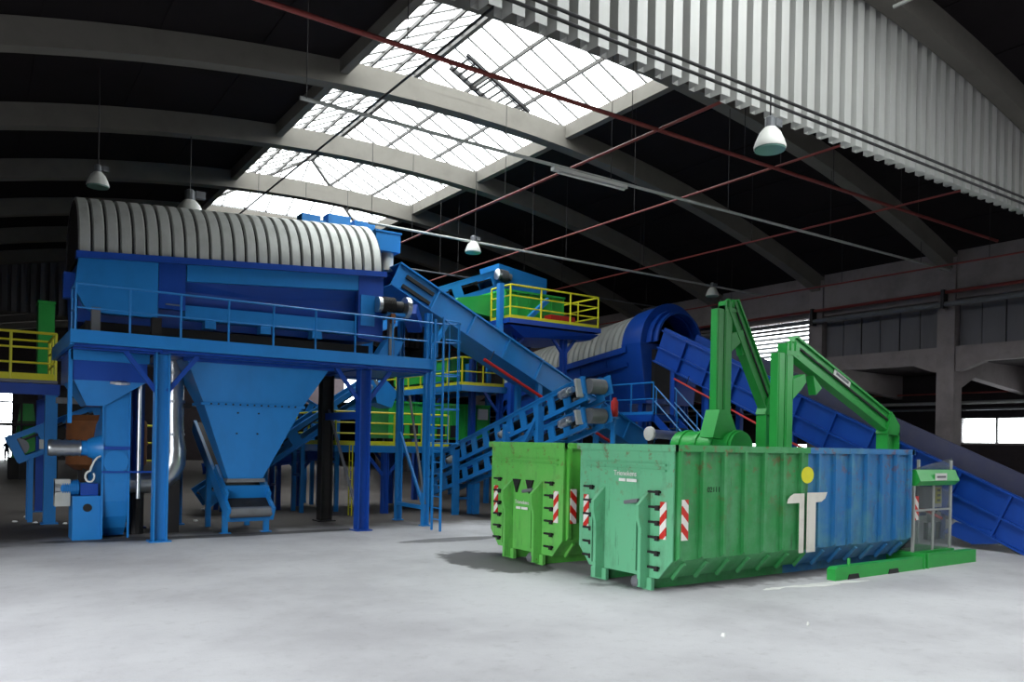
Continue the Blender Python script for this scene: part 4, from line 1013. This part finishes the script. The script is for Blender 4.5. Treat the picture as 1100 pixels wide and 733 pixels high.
# ================================================================ GREEN TOWERS
def tower(label, x, y, ztop, foot, xe, ze, zend, size=1.0):
    """twin mast with a cranked arm reaching along +x and dropping at its end"""
    t = thing('green_lift_tower', label, 'lift arm', (x, y, 0)); s = size
    def mast(x0, x1, z1):
        MB().ibeam(((x0 + x1) / 2, y, foot), ((x0 + x1) / 2, y, z1), .22 * s, x1 - x0, .04).build('mast', GREEN, t)
        MB().box(x0 + .04, x1 - .04, y - .125 * s, y - .1 * s, foot, z1).build('mast_rail', GREEN, t)
    mast(x, x + .26 * s, ztop - .12); mast(x + .3 * s, x + .6 * s, ztop)
    for k in range(2): MB().tube((x + (.42 + k * .2) * s, y - .1, ztop - .05), (x + (.42 + k * .2) * s, y - .1, ztop + .18 * s), .06 * s, 10).build('head_pin', GREEN, t)
    MB().box(x + .3 * s, x + .8 * s, y - .13, y + .13, ztop - .15, ztop + .12).build('head_block', GREEN, t)
    # arm: box beam with edge flanges, then the drop leg
    a = V((x + .62 * s, y, ztop + .08)); b = V((xe, y, ze))
    arm = MB().bar(a, b, .16 * s, .44 * s).build('arm', GREEN, t)
    D = (b - a).normalized(); Nn = V((-D.z, 0, D.x)); Nn = Nn if Nn.z > 0 else -Nn
    for o_ in (.24 * s, -.24 * s): MB().bar(a + Nn * o_, b + Nn * o_, .28 * s, .05).build('flange', GREEN, arm)
    MB().bar(a + Nn * .02 + V((0, -.12 * s, 0)), b + Nn * .02 + V((0, -.12 * s, 0)), .02, .05).build('hose', BLACK, arm)
    MB().prism([(b.x - .32 * s, b.z - .25), (b.x - .1 * s, b.z + .35 * s), (b.x + .32 * s, b.z - .02), (b.x + .32 * s, b.z - .3)], 'y', y - .17 * s, y + .17 * s).build('elbow', GREEN, t)
    MB().ibeam((b.x + .02 * s, y, 0), (b.x + .02 * s, y, b.z - .2), .34 * s, .6 * s, .05).build('drop_leg', GREEN, t)
    # bracket under the head
    c = a + D * .8 * s - Nn * .3 * s
    MB().prism([(x + .58 * s, ztop - .75 * s), (x + 1.05 * s, ztop - .6 * s), (x + 1.1 * s, ztop - .8 * s), (x + .9 * s, ztop - 1.0 * s), (x + .58 * s, ztop - 1.25 * s)], 'y', y - .12, y + .12).build('bracket', GREEN, t)
    MB().prism([(c.x + .15, c.z - .1), (c.x + .5, c.z - .38), (c.x + .28, c.z - .55)], 'y', y - .1, y + .1).build('gusset', GREEN, t)
    return t, a, b, D, Nn
tA, a, b, D, Nn = tower('taller green twin-mast tower with cranked arm standing on a green drum', 16.55, 14.75, 6.2, 2.75, 18.85, 3.55, 2.4, 1.0)
MB().prism([(16.3, 2.6), (16.55, 3.35), (16.95, 3.35), (17.3, 2.7), (17.3, 2.5)], 'y', 14.5, 14.98).build('foot_bracket', GREEN, tA)
MB().path([(17.1, 14.2, 2.32), (17.1, 16.4, 2.32)], .46, 24).build('base_drum', GREEN, tA, True)
for y in (14.35, 14.9, 15.5, 16.1): MB().tube((17.1, y - .06, 2.32), (17.1, y + .06, 2.32), .5, 24).build('drum_clamp', GREEN, tA)
for y in (14.4, 16.0): MB().box(16.75, 17.45, y, y + .2, 0, 2.0).build('pedestal', GREEN, tA)
tB, a, b, D, Nn = tower('lower green twin-mast tower with long cranked arm behind the two-tone container', 14.95, 11.54, 4.62, 0.0, 19.55, 3.02, 2.3, .92)
q = a + D * 1.9 + Nn * .0
MB().frame_box(q, D, V((0, -1, 0)), Nn, -.3, .42, .095, .11, .04, .22).build('name_plate', WHITE, tB)
mid = q + D * .06 + Nn * .13 + V((0, -.112, 0))
MB().frame_box(mid, D, V((0, -1, 0)), Nn, -.27, .27, 0, .004, -.03, .03).build('print_line', GREY, tB)

# ================================================================ ROLL-OFF CONTAINERS
STRIPE = bpy.data.materials.new('red_white_warning_stripes'); STRIPE.use_nodes = True
def stripes():
    nt = STRIPE.node_tree; N = nt.nodes; L = nt.links; b = N['Principled BSDF']; b.inputs['Roughness'].default_value = .4
    tc = N.new('ShaderNodeTexCoord'); sp = N.new('ShaderNodeSeparateXYZ'); L.new(tc.outputs['Object'], sp.inputs[0])
    a = N.new('ShaderNodeMath'); a.operation = 'ADD'; L.new(sp.outputs['X'], a.inputs[0]); L.new(sp.outputs['Y'], a.inputs[1])
    c = N.new('ShaderNodeMath'); c.operation = 'ADD'; L.new(a.outputs[0], c.inputs[0]); L.new(sp.outputs['Z'], c.inputs[1])
    d = N.new('ShaderNodeMath'); d.operation = 'MULTIPLY'; L.new(c.outputs[0], d.inputs[0]); d.inputs[1].default_value = 3.6
    e = N.new('ShaderNodeMath'); e.operation = 'FRACT'; L.new(d.outputs[0], e.inputs[0])
    g = N.new('ShaderNodeMath'); g.operation = 'GREATER_THAN'; L.new(e.outputs[0], g.inputs[0]); g.inputs[1].default_value = .5
    x = N.new('ShaderNodeMixRGB'); L.new(g.outputs[0], x.inputs[0]); x.inputs[1].default_value = lin(236, 232, 226); x.inputs[2].default_value = lin(206, 44, 34)
    L.new(x.outputs[0], b.inputs['Base Color'])
stripes()

def container(label, x0, x1, y0, y1, zt, paint, nribs, skid_gap, detail):
    yc = (y0 + y1) / 2
    t = thing('rolloff_container', label, 'container', (x0, yc, 0))
    zb, zc, ch = .2, .52, .3                          # bottom, chamfer height, chamfer width
    sec_ = lambda e: [(y0 + e, zt), (y0 + e, zc), (y0 + ch + e * .5, zb + e), (y1 - ch - e * .5, zb + e), (y1 - e, zc), (y1 - e, zt)]
    n = 6
    def shell(xa, xb):
        o = sec_(0); i = sec_(.05)
        mb = MB(); vs = [(x, *q) for x in (xa, xb) for q in o] + [(x, *q) for x in (xa, xb) for q in i]; fs = []
        for k in range(n - 1):
            fs += [(k, k + 1, n + k + 1, n + k), (2 * n + k, 3 * n + k, 3 * n + k + 1, 2 * n + k + 1)]
            fs += [(k, 2 * n + k, 2 * n + k + 1, k + 1), (n + k, n + k + 1, 3 * n + k + 1, 3 * n + k)]
        fs += [(0, n, 3 * n, 2 * n), (n - 1, 2 * n + n - 1, 3 * n + n - 1, n + n - 1)]
        return mb.add(vs, fs)
    shell(x0 + .04, x1).build('body_shell', paint, t)
    for x in (x0, x1 - .05): MB().prism(sec_(0), 'x', x, x + .05).build('end_wall', paint, t)
    for y in (y0, y1): MB().box(x0 - .02, x1 + .03, y - .05, y + .05, zt - .09, zt + .02).build('rim_tube', paint, t)
    for x in (x0, x1): MB().box(x - .05, x + .05, y0 - .05, y1 + .05, zt - .09, zt + .02).build('rim_tube', paint, t)
    # side ribs
    for s, y in ((-1, y0), (1, y1)):
        for k in range(nribs + 1):
            x = x0 + .12 + (x1 - x0 - .24) * k / nribs
            MB().prism([(y, zt - .08), (y, zc + .02), (y - s * -.0, zc), (y + s * .07, zc + .05), (y + s * .07, zt - .08)], 'x', x - .035, x + .035).build('rib', paint, t)
    for k in range(nribs):
        x = x0 + .3 + (x1 - x0 - .6) * k / (nribs - 1)
        MB().bar((x, y0 + .03, zc - .06), (x, y0 + ch - .03, zb - .02), .06, .06).build('belly_rib', paint, t)
    # skids and hook posts
    for y in (yc - skid_gap / 2, yc + skid_gap / 2):
        MB().box(x0 - .02, x1, y - .09, y + .09, .0, .2).build('skid', paint, t)
        MB().prism([(x0, .02), (x0 - .2, .05), (x0 - .2, 1.0), (x0 - .26, 1.2), (x0 - .26, 1.38), (x0, 1.62)], 'y', y - .035 - .06, y + .035 - .06).build('hook_post', paint, t)
        MB().prism([(x0, .25), (x0 - .16, .3), (x0 - .16, 1.3), (x0, 1.55)], 'y', y + .06, y + .09).build('hook_post', paint, t)
        MB().box(x0 - .05, x0 + .02, y - .2, y + .2, .0, .2).build('skid_plate', paint, t)
    MB().tube((x0 - .18, yc - skid_gap / 2, 1.45), (x0 - .18, yc - skid_gap / 2 + .32, 1.4), .035, 10).build('hook_bar', GREY, t)
    MB().tube((x0 - .12, yc - skid_gap / 2 - .05, .12), (x0 - .12, yc - skid_gap / 2 + .1, .12), .1, 14).build('roller', GREY, t)
    MB().box(x0 - .04, x0, y0 + .15, y1 - .15, zt - .33, zt - .3).build('front_rail', paint, t)
    MB().box(x0 - .04, x0, y0 + .15, y1 - .15, zt - .42, zt - .39).build('front_rail', paint, t)
    # tarpaulin hooks
    hk = MB().box(-.05, 0, -.15, .11, -.018, .018).box(-.07, -.03, -.15, -.08, -.05, .03).build('tarp_hook', DARK, t, local=True); hk.location = V((x0, y0 + .42, zt - .75)) - t.location
    hk2 = None
    for j in range(6):
        for y in (y0 + .42, y1 - .26):
            if j == 0 and y < yc: continue
            spawn(hk, 'tarp_hook', t, V((x0, y, zt - .75 - j * .245)) - t.location)
    # warning plates
    for y in (y0 + .2, y1 - .2):
        MB().box(x0 - .02, x0 - .004, y - .07, y + .07, .85, 1.45).build('warning_plate', STRIPE, t)
    MB().box(x0 + .12, x0 + .26, y0 - .085, y0 - .07, .85, 1.5).build('warning_plate', STRIPE, t)
    return t
k1 = container('big green and blue two-tone roll-off container with white logo on its side', 9.2, 16.1, 8.97, 11.3, 2.35, CPAINT, 13, 1.12, True)
# lettering and logo
text_part('Trienekens', .125, (9.17, 10.07, 1.87), (0, -1, 0), (0, 0, 1), WHITE, k1)
for ya, yb in ((10.22, 10.06), (10.03, 9.78)): MB().box(9.168, 9.172, yb, ya, 1.735, 1.785).build('lettering', WHITE, k1)
text_part('02111', .125, (10.13, 8.965, 1.64), (1, 0, 0), (0, 0, 1), mat('dark_green_stencil', (12, 34, 20), .6, dirt=.1), k1)
yl_ = 8.97 - .078
lx = 12.5
def logo(poly): return MB().prism(poly, 'y', yl_, yl_ + .004)
LOGO = mat('logo_white', (232, 228, 216), .5, dirt=.2)
logo([(lx - .06, .47), (lx - .2, .47), (lx - .2, 1.37), (lx - .55, 1.37), (lx - .53, 1.44), (lx - .46, 1.5), (lx - .36, 1.54), (lx - .06, 1.54)]).build('logo_stem', LOGO, k1)
logo([(lx + .02, .47), (lx + .28, .47), (lx + .28, 1.37), (lx + .45, 1.38), (lx + .56, 1.44), (lx + .62, 1.55), (lx + .02, 1.55)]).build('logo_stem', LOGO, k1)
logo([(lx + .02 + .18 * math.cos(2 * math.pi * k / 24), 1.87 + .15 * math.sin(2 * math.pi * k / 24)) for k in range(24)]).build('logo_disc', YEL, k1)

k2 = container('lime green roll-off container standing behind the two-tone one', 9.2, 15.6, 11.8, 14.28, 2.35, LIME, 12, 1.0, True)
text_part('Trienekens', .11, (9.17, 13.1, 1.16), (0, -1, 0), (0, 0, 1), WHITE, k2)
for ya, yb in ((13.3, 13.15), (13.12, 12.9)): MB().box(9.168, 9.172, yb, ya, 1.02, 1.07).build('lettering', WHITE, k2)
for y in (13.3, 12.85): MB().prism([(y - .12, 1.62), (y + .12, 1.62), (y, 1.35)], 'x', 9.15, 9.2).build('gusset', DARK, k2)

# control booth and rail beams at the end of the big container
bo = thing('control_booth', 'mesh-sided control booth with green canopy and grey switch cabinet', 'booth', (17, 9, .2))
bx0, bx1, by0, by1 = 16.22, 17.7, 8.98, 9.7
for x, y, z in ((bx0, by0, 1.95), (bx1, by0, 2.15), (bx0, by1, 1.95), (bx1, by1, 2.15)): MB().box(x - .025, x + .025, y - .025, y + .025, .22, z).build('corner_post', GALV, bo)
MB().box(bx0 + .75, bx0 + .79, by0 - .02, by0 + .02, .22, 1.65).build('mullion', GALV, bo)
MB().box(bx0, bx1, by0 - .02, by0 + .02, 1.08, 1.12).build('middle_rail', GALV, bo)
MB().prism([(by0 - .06, 1.62), (by0 - .16, 1.72), (by0 - .06, 1.95), (by0 + .2, 1.95), (by0 + .2, 1.62)], 'x', bx0 - .03, bx1 + .06).build('canopy', GREEN, bo)
MB().prism([(bx0 - .03, 1.95), (bx1 + .06, 1.95), (bx1 + .06, 2.2), (bx0 + .1, 1.99)], 'y', by0 + .0, by0 + .02).build('top_screen', SCREEN, bo)
MB().box(bx0, bx0 + .01, by0, by1, .25, 1.62).build('mesh_panel', SCREEN, bo)
MB().box(bx0, bx1, by0, by0 + .01, .25, 1.62).build('mesh_panel', SCREEN, bo)
MB().box(bx0 + .15, bx0 + .75, by1 - .3, by1, .25, 1.6).build('cabinet', DARK, bo)
MB().box(bx0 + .5, bx0 + .9, by0 + .06, by0 + .25, 1.12, 1.58).build('switch_box', GREY, bo)
MB().box(bx0 + .98, bx0 + 1.28, by0 + .08, by0 + .12, 1.14, 1.6).build('sign_board', WHITE, bo)
MB().box(bx0 + 1.0, bx0 + 1.2, by0 + .06, by0 + .08, 1.22, 1.56).build('yellow_notice', YEL, bo)
for k in range(3): MB().box(bx0 + 1.04, bx0 + 1.16, by0 + .05, by0 + .06, 1.26 + k * .11, 1.31 + k * .11).build('notice_print', BLACK, bo)
MB().box(bx0 + .55, bx0 + 1.0, by0 - .165, by0 - .15, 1.73, 1.88).build('name_plate', WHITE, bo)
MB().box(bx0 + .6, bx0 + .95, by0 - .17, by0 - .165, 1.785, 1.825).build('print_line', GREY, bo)
MB().box(bx0 + .05, bx0 + .18, by0 - .012, by0 - .005, .9, 1.4).build('warning_plate', STRIPE, bo)
MB().box(bx0 - .05, bx1 + .1, by0 - .05, by1 + .05, .18, .24).build('floor_plate', GREEN, bo)
rb_ = thing('docking_rail', 'green steel docking rail on the floor beside the big container', 'rail', (14.8, 8.55, 0))
MB().prism([(12.75, .0), (12.75, .2), (12.82, .24), (15.7, .24), (15.7, .0)], 'y', 8.45, 8.62).build('rail_beam', GREEN, rb_)
MB().prism([(15.72, .0), (15.72, .26), (17.8, .26), (17.8, .0)], 'y', 8.47, 8.66).build('rail_beam', GREEN, rb_)
for x in (13.3, 14.6): MB().prism([(x - .18, .0), (x - .14, .09), (x + .14, .09), (x + .18, 0)], 'y', 8.435, 8.45).build('recess', DARK, rb_)
MB().tube((13.3, 8.55, .24), (13.3, 8.55, .36), .03, 8).build('pin', GREEN, rb_)
for x in (15.66, 15.8): MB().box(x, x + .05, 8.43, 8.66, 0, .3).build('joint_plate', GREEN, rb_)
for x in (16.35, 17.6): MB().box(x - .06, x + .06, 8.6, 9.75, 0, .18).build('sleeper', GREEN, rb_)

# small carts under the long conveyor at the right
ct = thing('waste_crate', 'white crate standing under the long conveyor beyond the booth', 'crate', (20.8, 11.4, 0))
p = PZ(1032, 588); MB().box(20.9, 21.6, 11.2, 12.0, .45, .8).build('box_body', WHITE, ct)
for x, y in ((20.95, 11.25), (21.55, 11.25), (20.95, 11.95), (21.55, 11.95)): MB().box(x - .04, x + .04, y - .04, y + .04, 0, .45).build('leg', DARK, ct)

# ================================================================ FLOOR BITS, PERSON, BACKGROUND AT FAR LEFT
pw = mat('white_powder', (240, 240, 236), .9, dirt=.1)
for (u0, v0, u1, v1, w), lab in zip(((818, 634, 842, 631, .09), (840, 631, 900, 628, .12), (868, 628, 932, 624, .09)),
        ('small streak of white powder on the floor, leftmost beside the docking rail', 'middle streak of white powder on the floor beside the docking rail', 'streak of white powder on the floor nearest the docking rail')):
    a, b = PZ(u0, v0), PZ(u1, v1); mb = MB(); n = 8; d = b - a; pr = V((-d.y, d.x, 0)).normalized(); loop = []
    for k in range(n + 1):
        tt = k / n; loop.append(a + d * tt + pr * w * math.sin(math.pi * (tt * .9 + .05)) * random.uniform(.6, 1.1))
    for k in range(n, -1, -1):
        tt = k / n; loop.append(a + d * tt - pr * w * math.sin(math.pi * (tt * .9 + .05)) * random.uniform(.6, 1.1))
    mb.prism([(q.x, q.y) for q in loop], 'z', 0.0, .006)
    tag(mb.build('powder_streak', pw), lab, 'powder', 'white powder streaks')
def scrap(u, v, s=.07):
    p = PZ(u, v); a = random.uniform(0, 3); mb = MB(); k = 7; pts = []
    top = [(p.x + s * random.uniform(.5, 1) * math.cos(a + 2 * math.pi * i / k), p.y + s * random.uniform(.5, 1) * math.sin(a + 2 * math.pi * i / k)) for i in range(k)]
    vs = [(x, y, 0.0) for x, y in top] + [(p.x + (x - p.x) * .7, p.y + (y - p.y) * .7, random.uniform(.02, .05)) for x, y in top]
    mb.add(vs, [tuple(range(k - 1, -1, -1)), tuple(range(k, 2 * k))] + [(i, (i + 1) % k, (i + 1) % k + k, i + k) for i in range(k)])
    return mb.build('paper_scrap', pw)
for u, v, s, lab in ((775, 684, .035, 'tiny white paper scrap on the floor in front of the two-tone container'), (866, 672, .03, 'tiny white paper scrap on the floor at the right foreground')):
    tag(scrap(u, v, s), lab, 'litter', 'paper scraps on the open floor')
for u, v in ((25, 556), (52, 561), (68, 563), (36, 562), (14, 561), (208, 560), (216, 548)):
    tag(scrap(u, v, .08), 'white scrap of litter on the dirty floor by the left machines', 'litter', 'litter by the left machines')

# person far off at the left edge
def person(label, x, y):
    t = thing('person', label, 'person', (x, y, 0))
    J = {'pel': (0, 0, .95), 'chest': (0, .02, 1.3), 'neck': (0, .02, 1.48), 'head': (0, -.01, 1.6), 'top': (0, -.02, 1.72),
         'shl': (-.19, 0, 1.4), 'ell': (-.26, -.02, 1.14), 'wrl': (-.24, -.14, .92), 'hal': (-.23, -.17, .83),
         'shr': (.19, 0, 1.4), 'elr': (.25, -.02, 1.14), 'wrr': (.24, -.16, .93), 'har': (.23, -.2, .84),
         'hil': (-.1, 0, .9), 'knl': (-.12, -.03, .5), 'anl': (-.13, .02, .09), 'tol': (-.14, -.16, .04),
         'hir': (.1, 0, .9), 'knr': (.12, -.03, .5), 'anr': (.13, .02, .09), 'tor': (.14, -.16, .04)}
    RAD = {'pel': .15, 'chest': .17, 'neck': .06, 'head': .1, 'top': .075, 'sh': .085, 'el': .055, 'wr': .04, 'ha': .045, 'hi': .11, 'kn': .075, 'an': .05, 'to': .045}
    E_ = [('pel', 'chest'), ('chest', 'neck'), ('neck', 'head'), ('head', 'top')]
    for s in 'lr': E_ += [('chest', 'sh' + s), ('sh' + s, 'el' + s), ('el' + s, 'wr' + s), ('wr' + s, 'ha' + s), ('pel', 'hi' + s), ('hi' + s, 'kn' + s), ('kn' + s, 'an' + s), ('an' + s, 'to' + s)]
    ks = list(J); me = bpy.data.meshes.new('body'); me.from_pydata([J[k] for k in ks], [(ks.index(a), ks.index(b)) for a, b in E_], [])
    o = bpy.data.objects.new('body', me); COL.objects.link(o)
    md = o.modifiers.new('skin', 'SKIN'); sb = o.modifiers.new('sub', 'SUBSURF'); sb.levels = 1; sb.render_levels = 1
    for i, k in enumerate(ks):
        r = RAD.get(k) or RAD[k[:2]]; me.skin_vertices[0].data[i].radius = (r, r)
    me.skin_vertices[0].data[0].use_root = True
    dg = bpy.context.evaluated_depsgraph_get(); em = bpy.data.meshes.new_from_object(o.evaluated_get(dg)); bpy.data.objects.remove(o)
    em.materials.clear(); em.materials.append(OVERALL); em.materials.append(SKIN); em.materials.append(BLACK)
    for pg in em.polygons:
        z = pg.center.z; pg.use_smooth = True
        pg.material_index = 1 if z > 1.47 or (z < .9 and abs(pg.center.x) > .2 and pg.center.y < -.1 and z > .7) else (2 if z < .1 else 0)
    b = bpy.data.objects.new('body', em); COL.objects.link(b); b.parent = t
    MB().lathe([(.11, 0), (.115, .04), (.09, .1), (.02, .13)], (x, y + .01, 1.63), n=12).build('hair', DARK, t, True)
    return t
p = PZ(5, 495.5); pp = person('person in dark work clothes standing far away at the left edge', p.x, p.y)
# far machine at the left edge
fm = thing('far_machine', 'distant green and dark machine with scaffold seen under the left platform', 'machine', (3.6, 48, 0))
p = PY(25, 470, 48)
MB().box(p.x - .7, p.x + .9, 48, 50, .0, 1.1).build('base', DARK, fm)
MB().loft([ringq(p.x - .55, p.x + .7, 48, 49.5, 1.1), ringq(p.x - .2, p.x + .35, 48.3, 49, 3.9)]).build('green_hopper', GREEN, fm)
for x in (p.x - 1.6, p.x - .2, p.x + 1.4):
    for y in (47.6, 49.8): MB().box(x - .05, x + .05, y - .05, y + .05, 0, 5.6).build('scaffold_post', DARK, fm)
for z in (2.9, 3.9, 4.9, 5.5):
    MB().box(p.x - 1.6, p.x + 1.4, 47.57, 47.63, z, z + .08).build('scaffold_rail', DARK, fm)
MB().box(p.x - 1.7, p.x + 1.5, 47.5, 49.9, 2.75, 2.88).build('scaffold_deck', DARK, fm)
MB().box(p.x + .6, p.x + 3.5, 47.8, 50, 1.0, 4.6).build('dark_housing', DARK, fm)

# yellow guard rail far behind the blower
a, b = PY(141, 500, 30.0), PY(163, 500, 30.0)
yg = thing('guard_rail', 'yellow guard rail glimpsed behind the blower casing', 'railing', (a.x, 30, 0))
railing(yg, [(a.x, 30.0, 0), (b.x, 30.0, 0)], 2.7, YEL, .7, (.35, .55, .78), 0, .04)
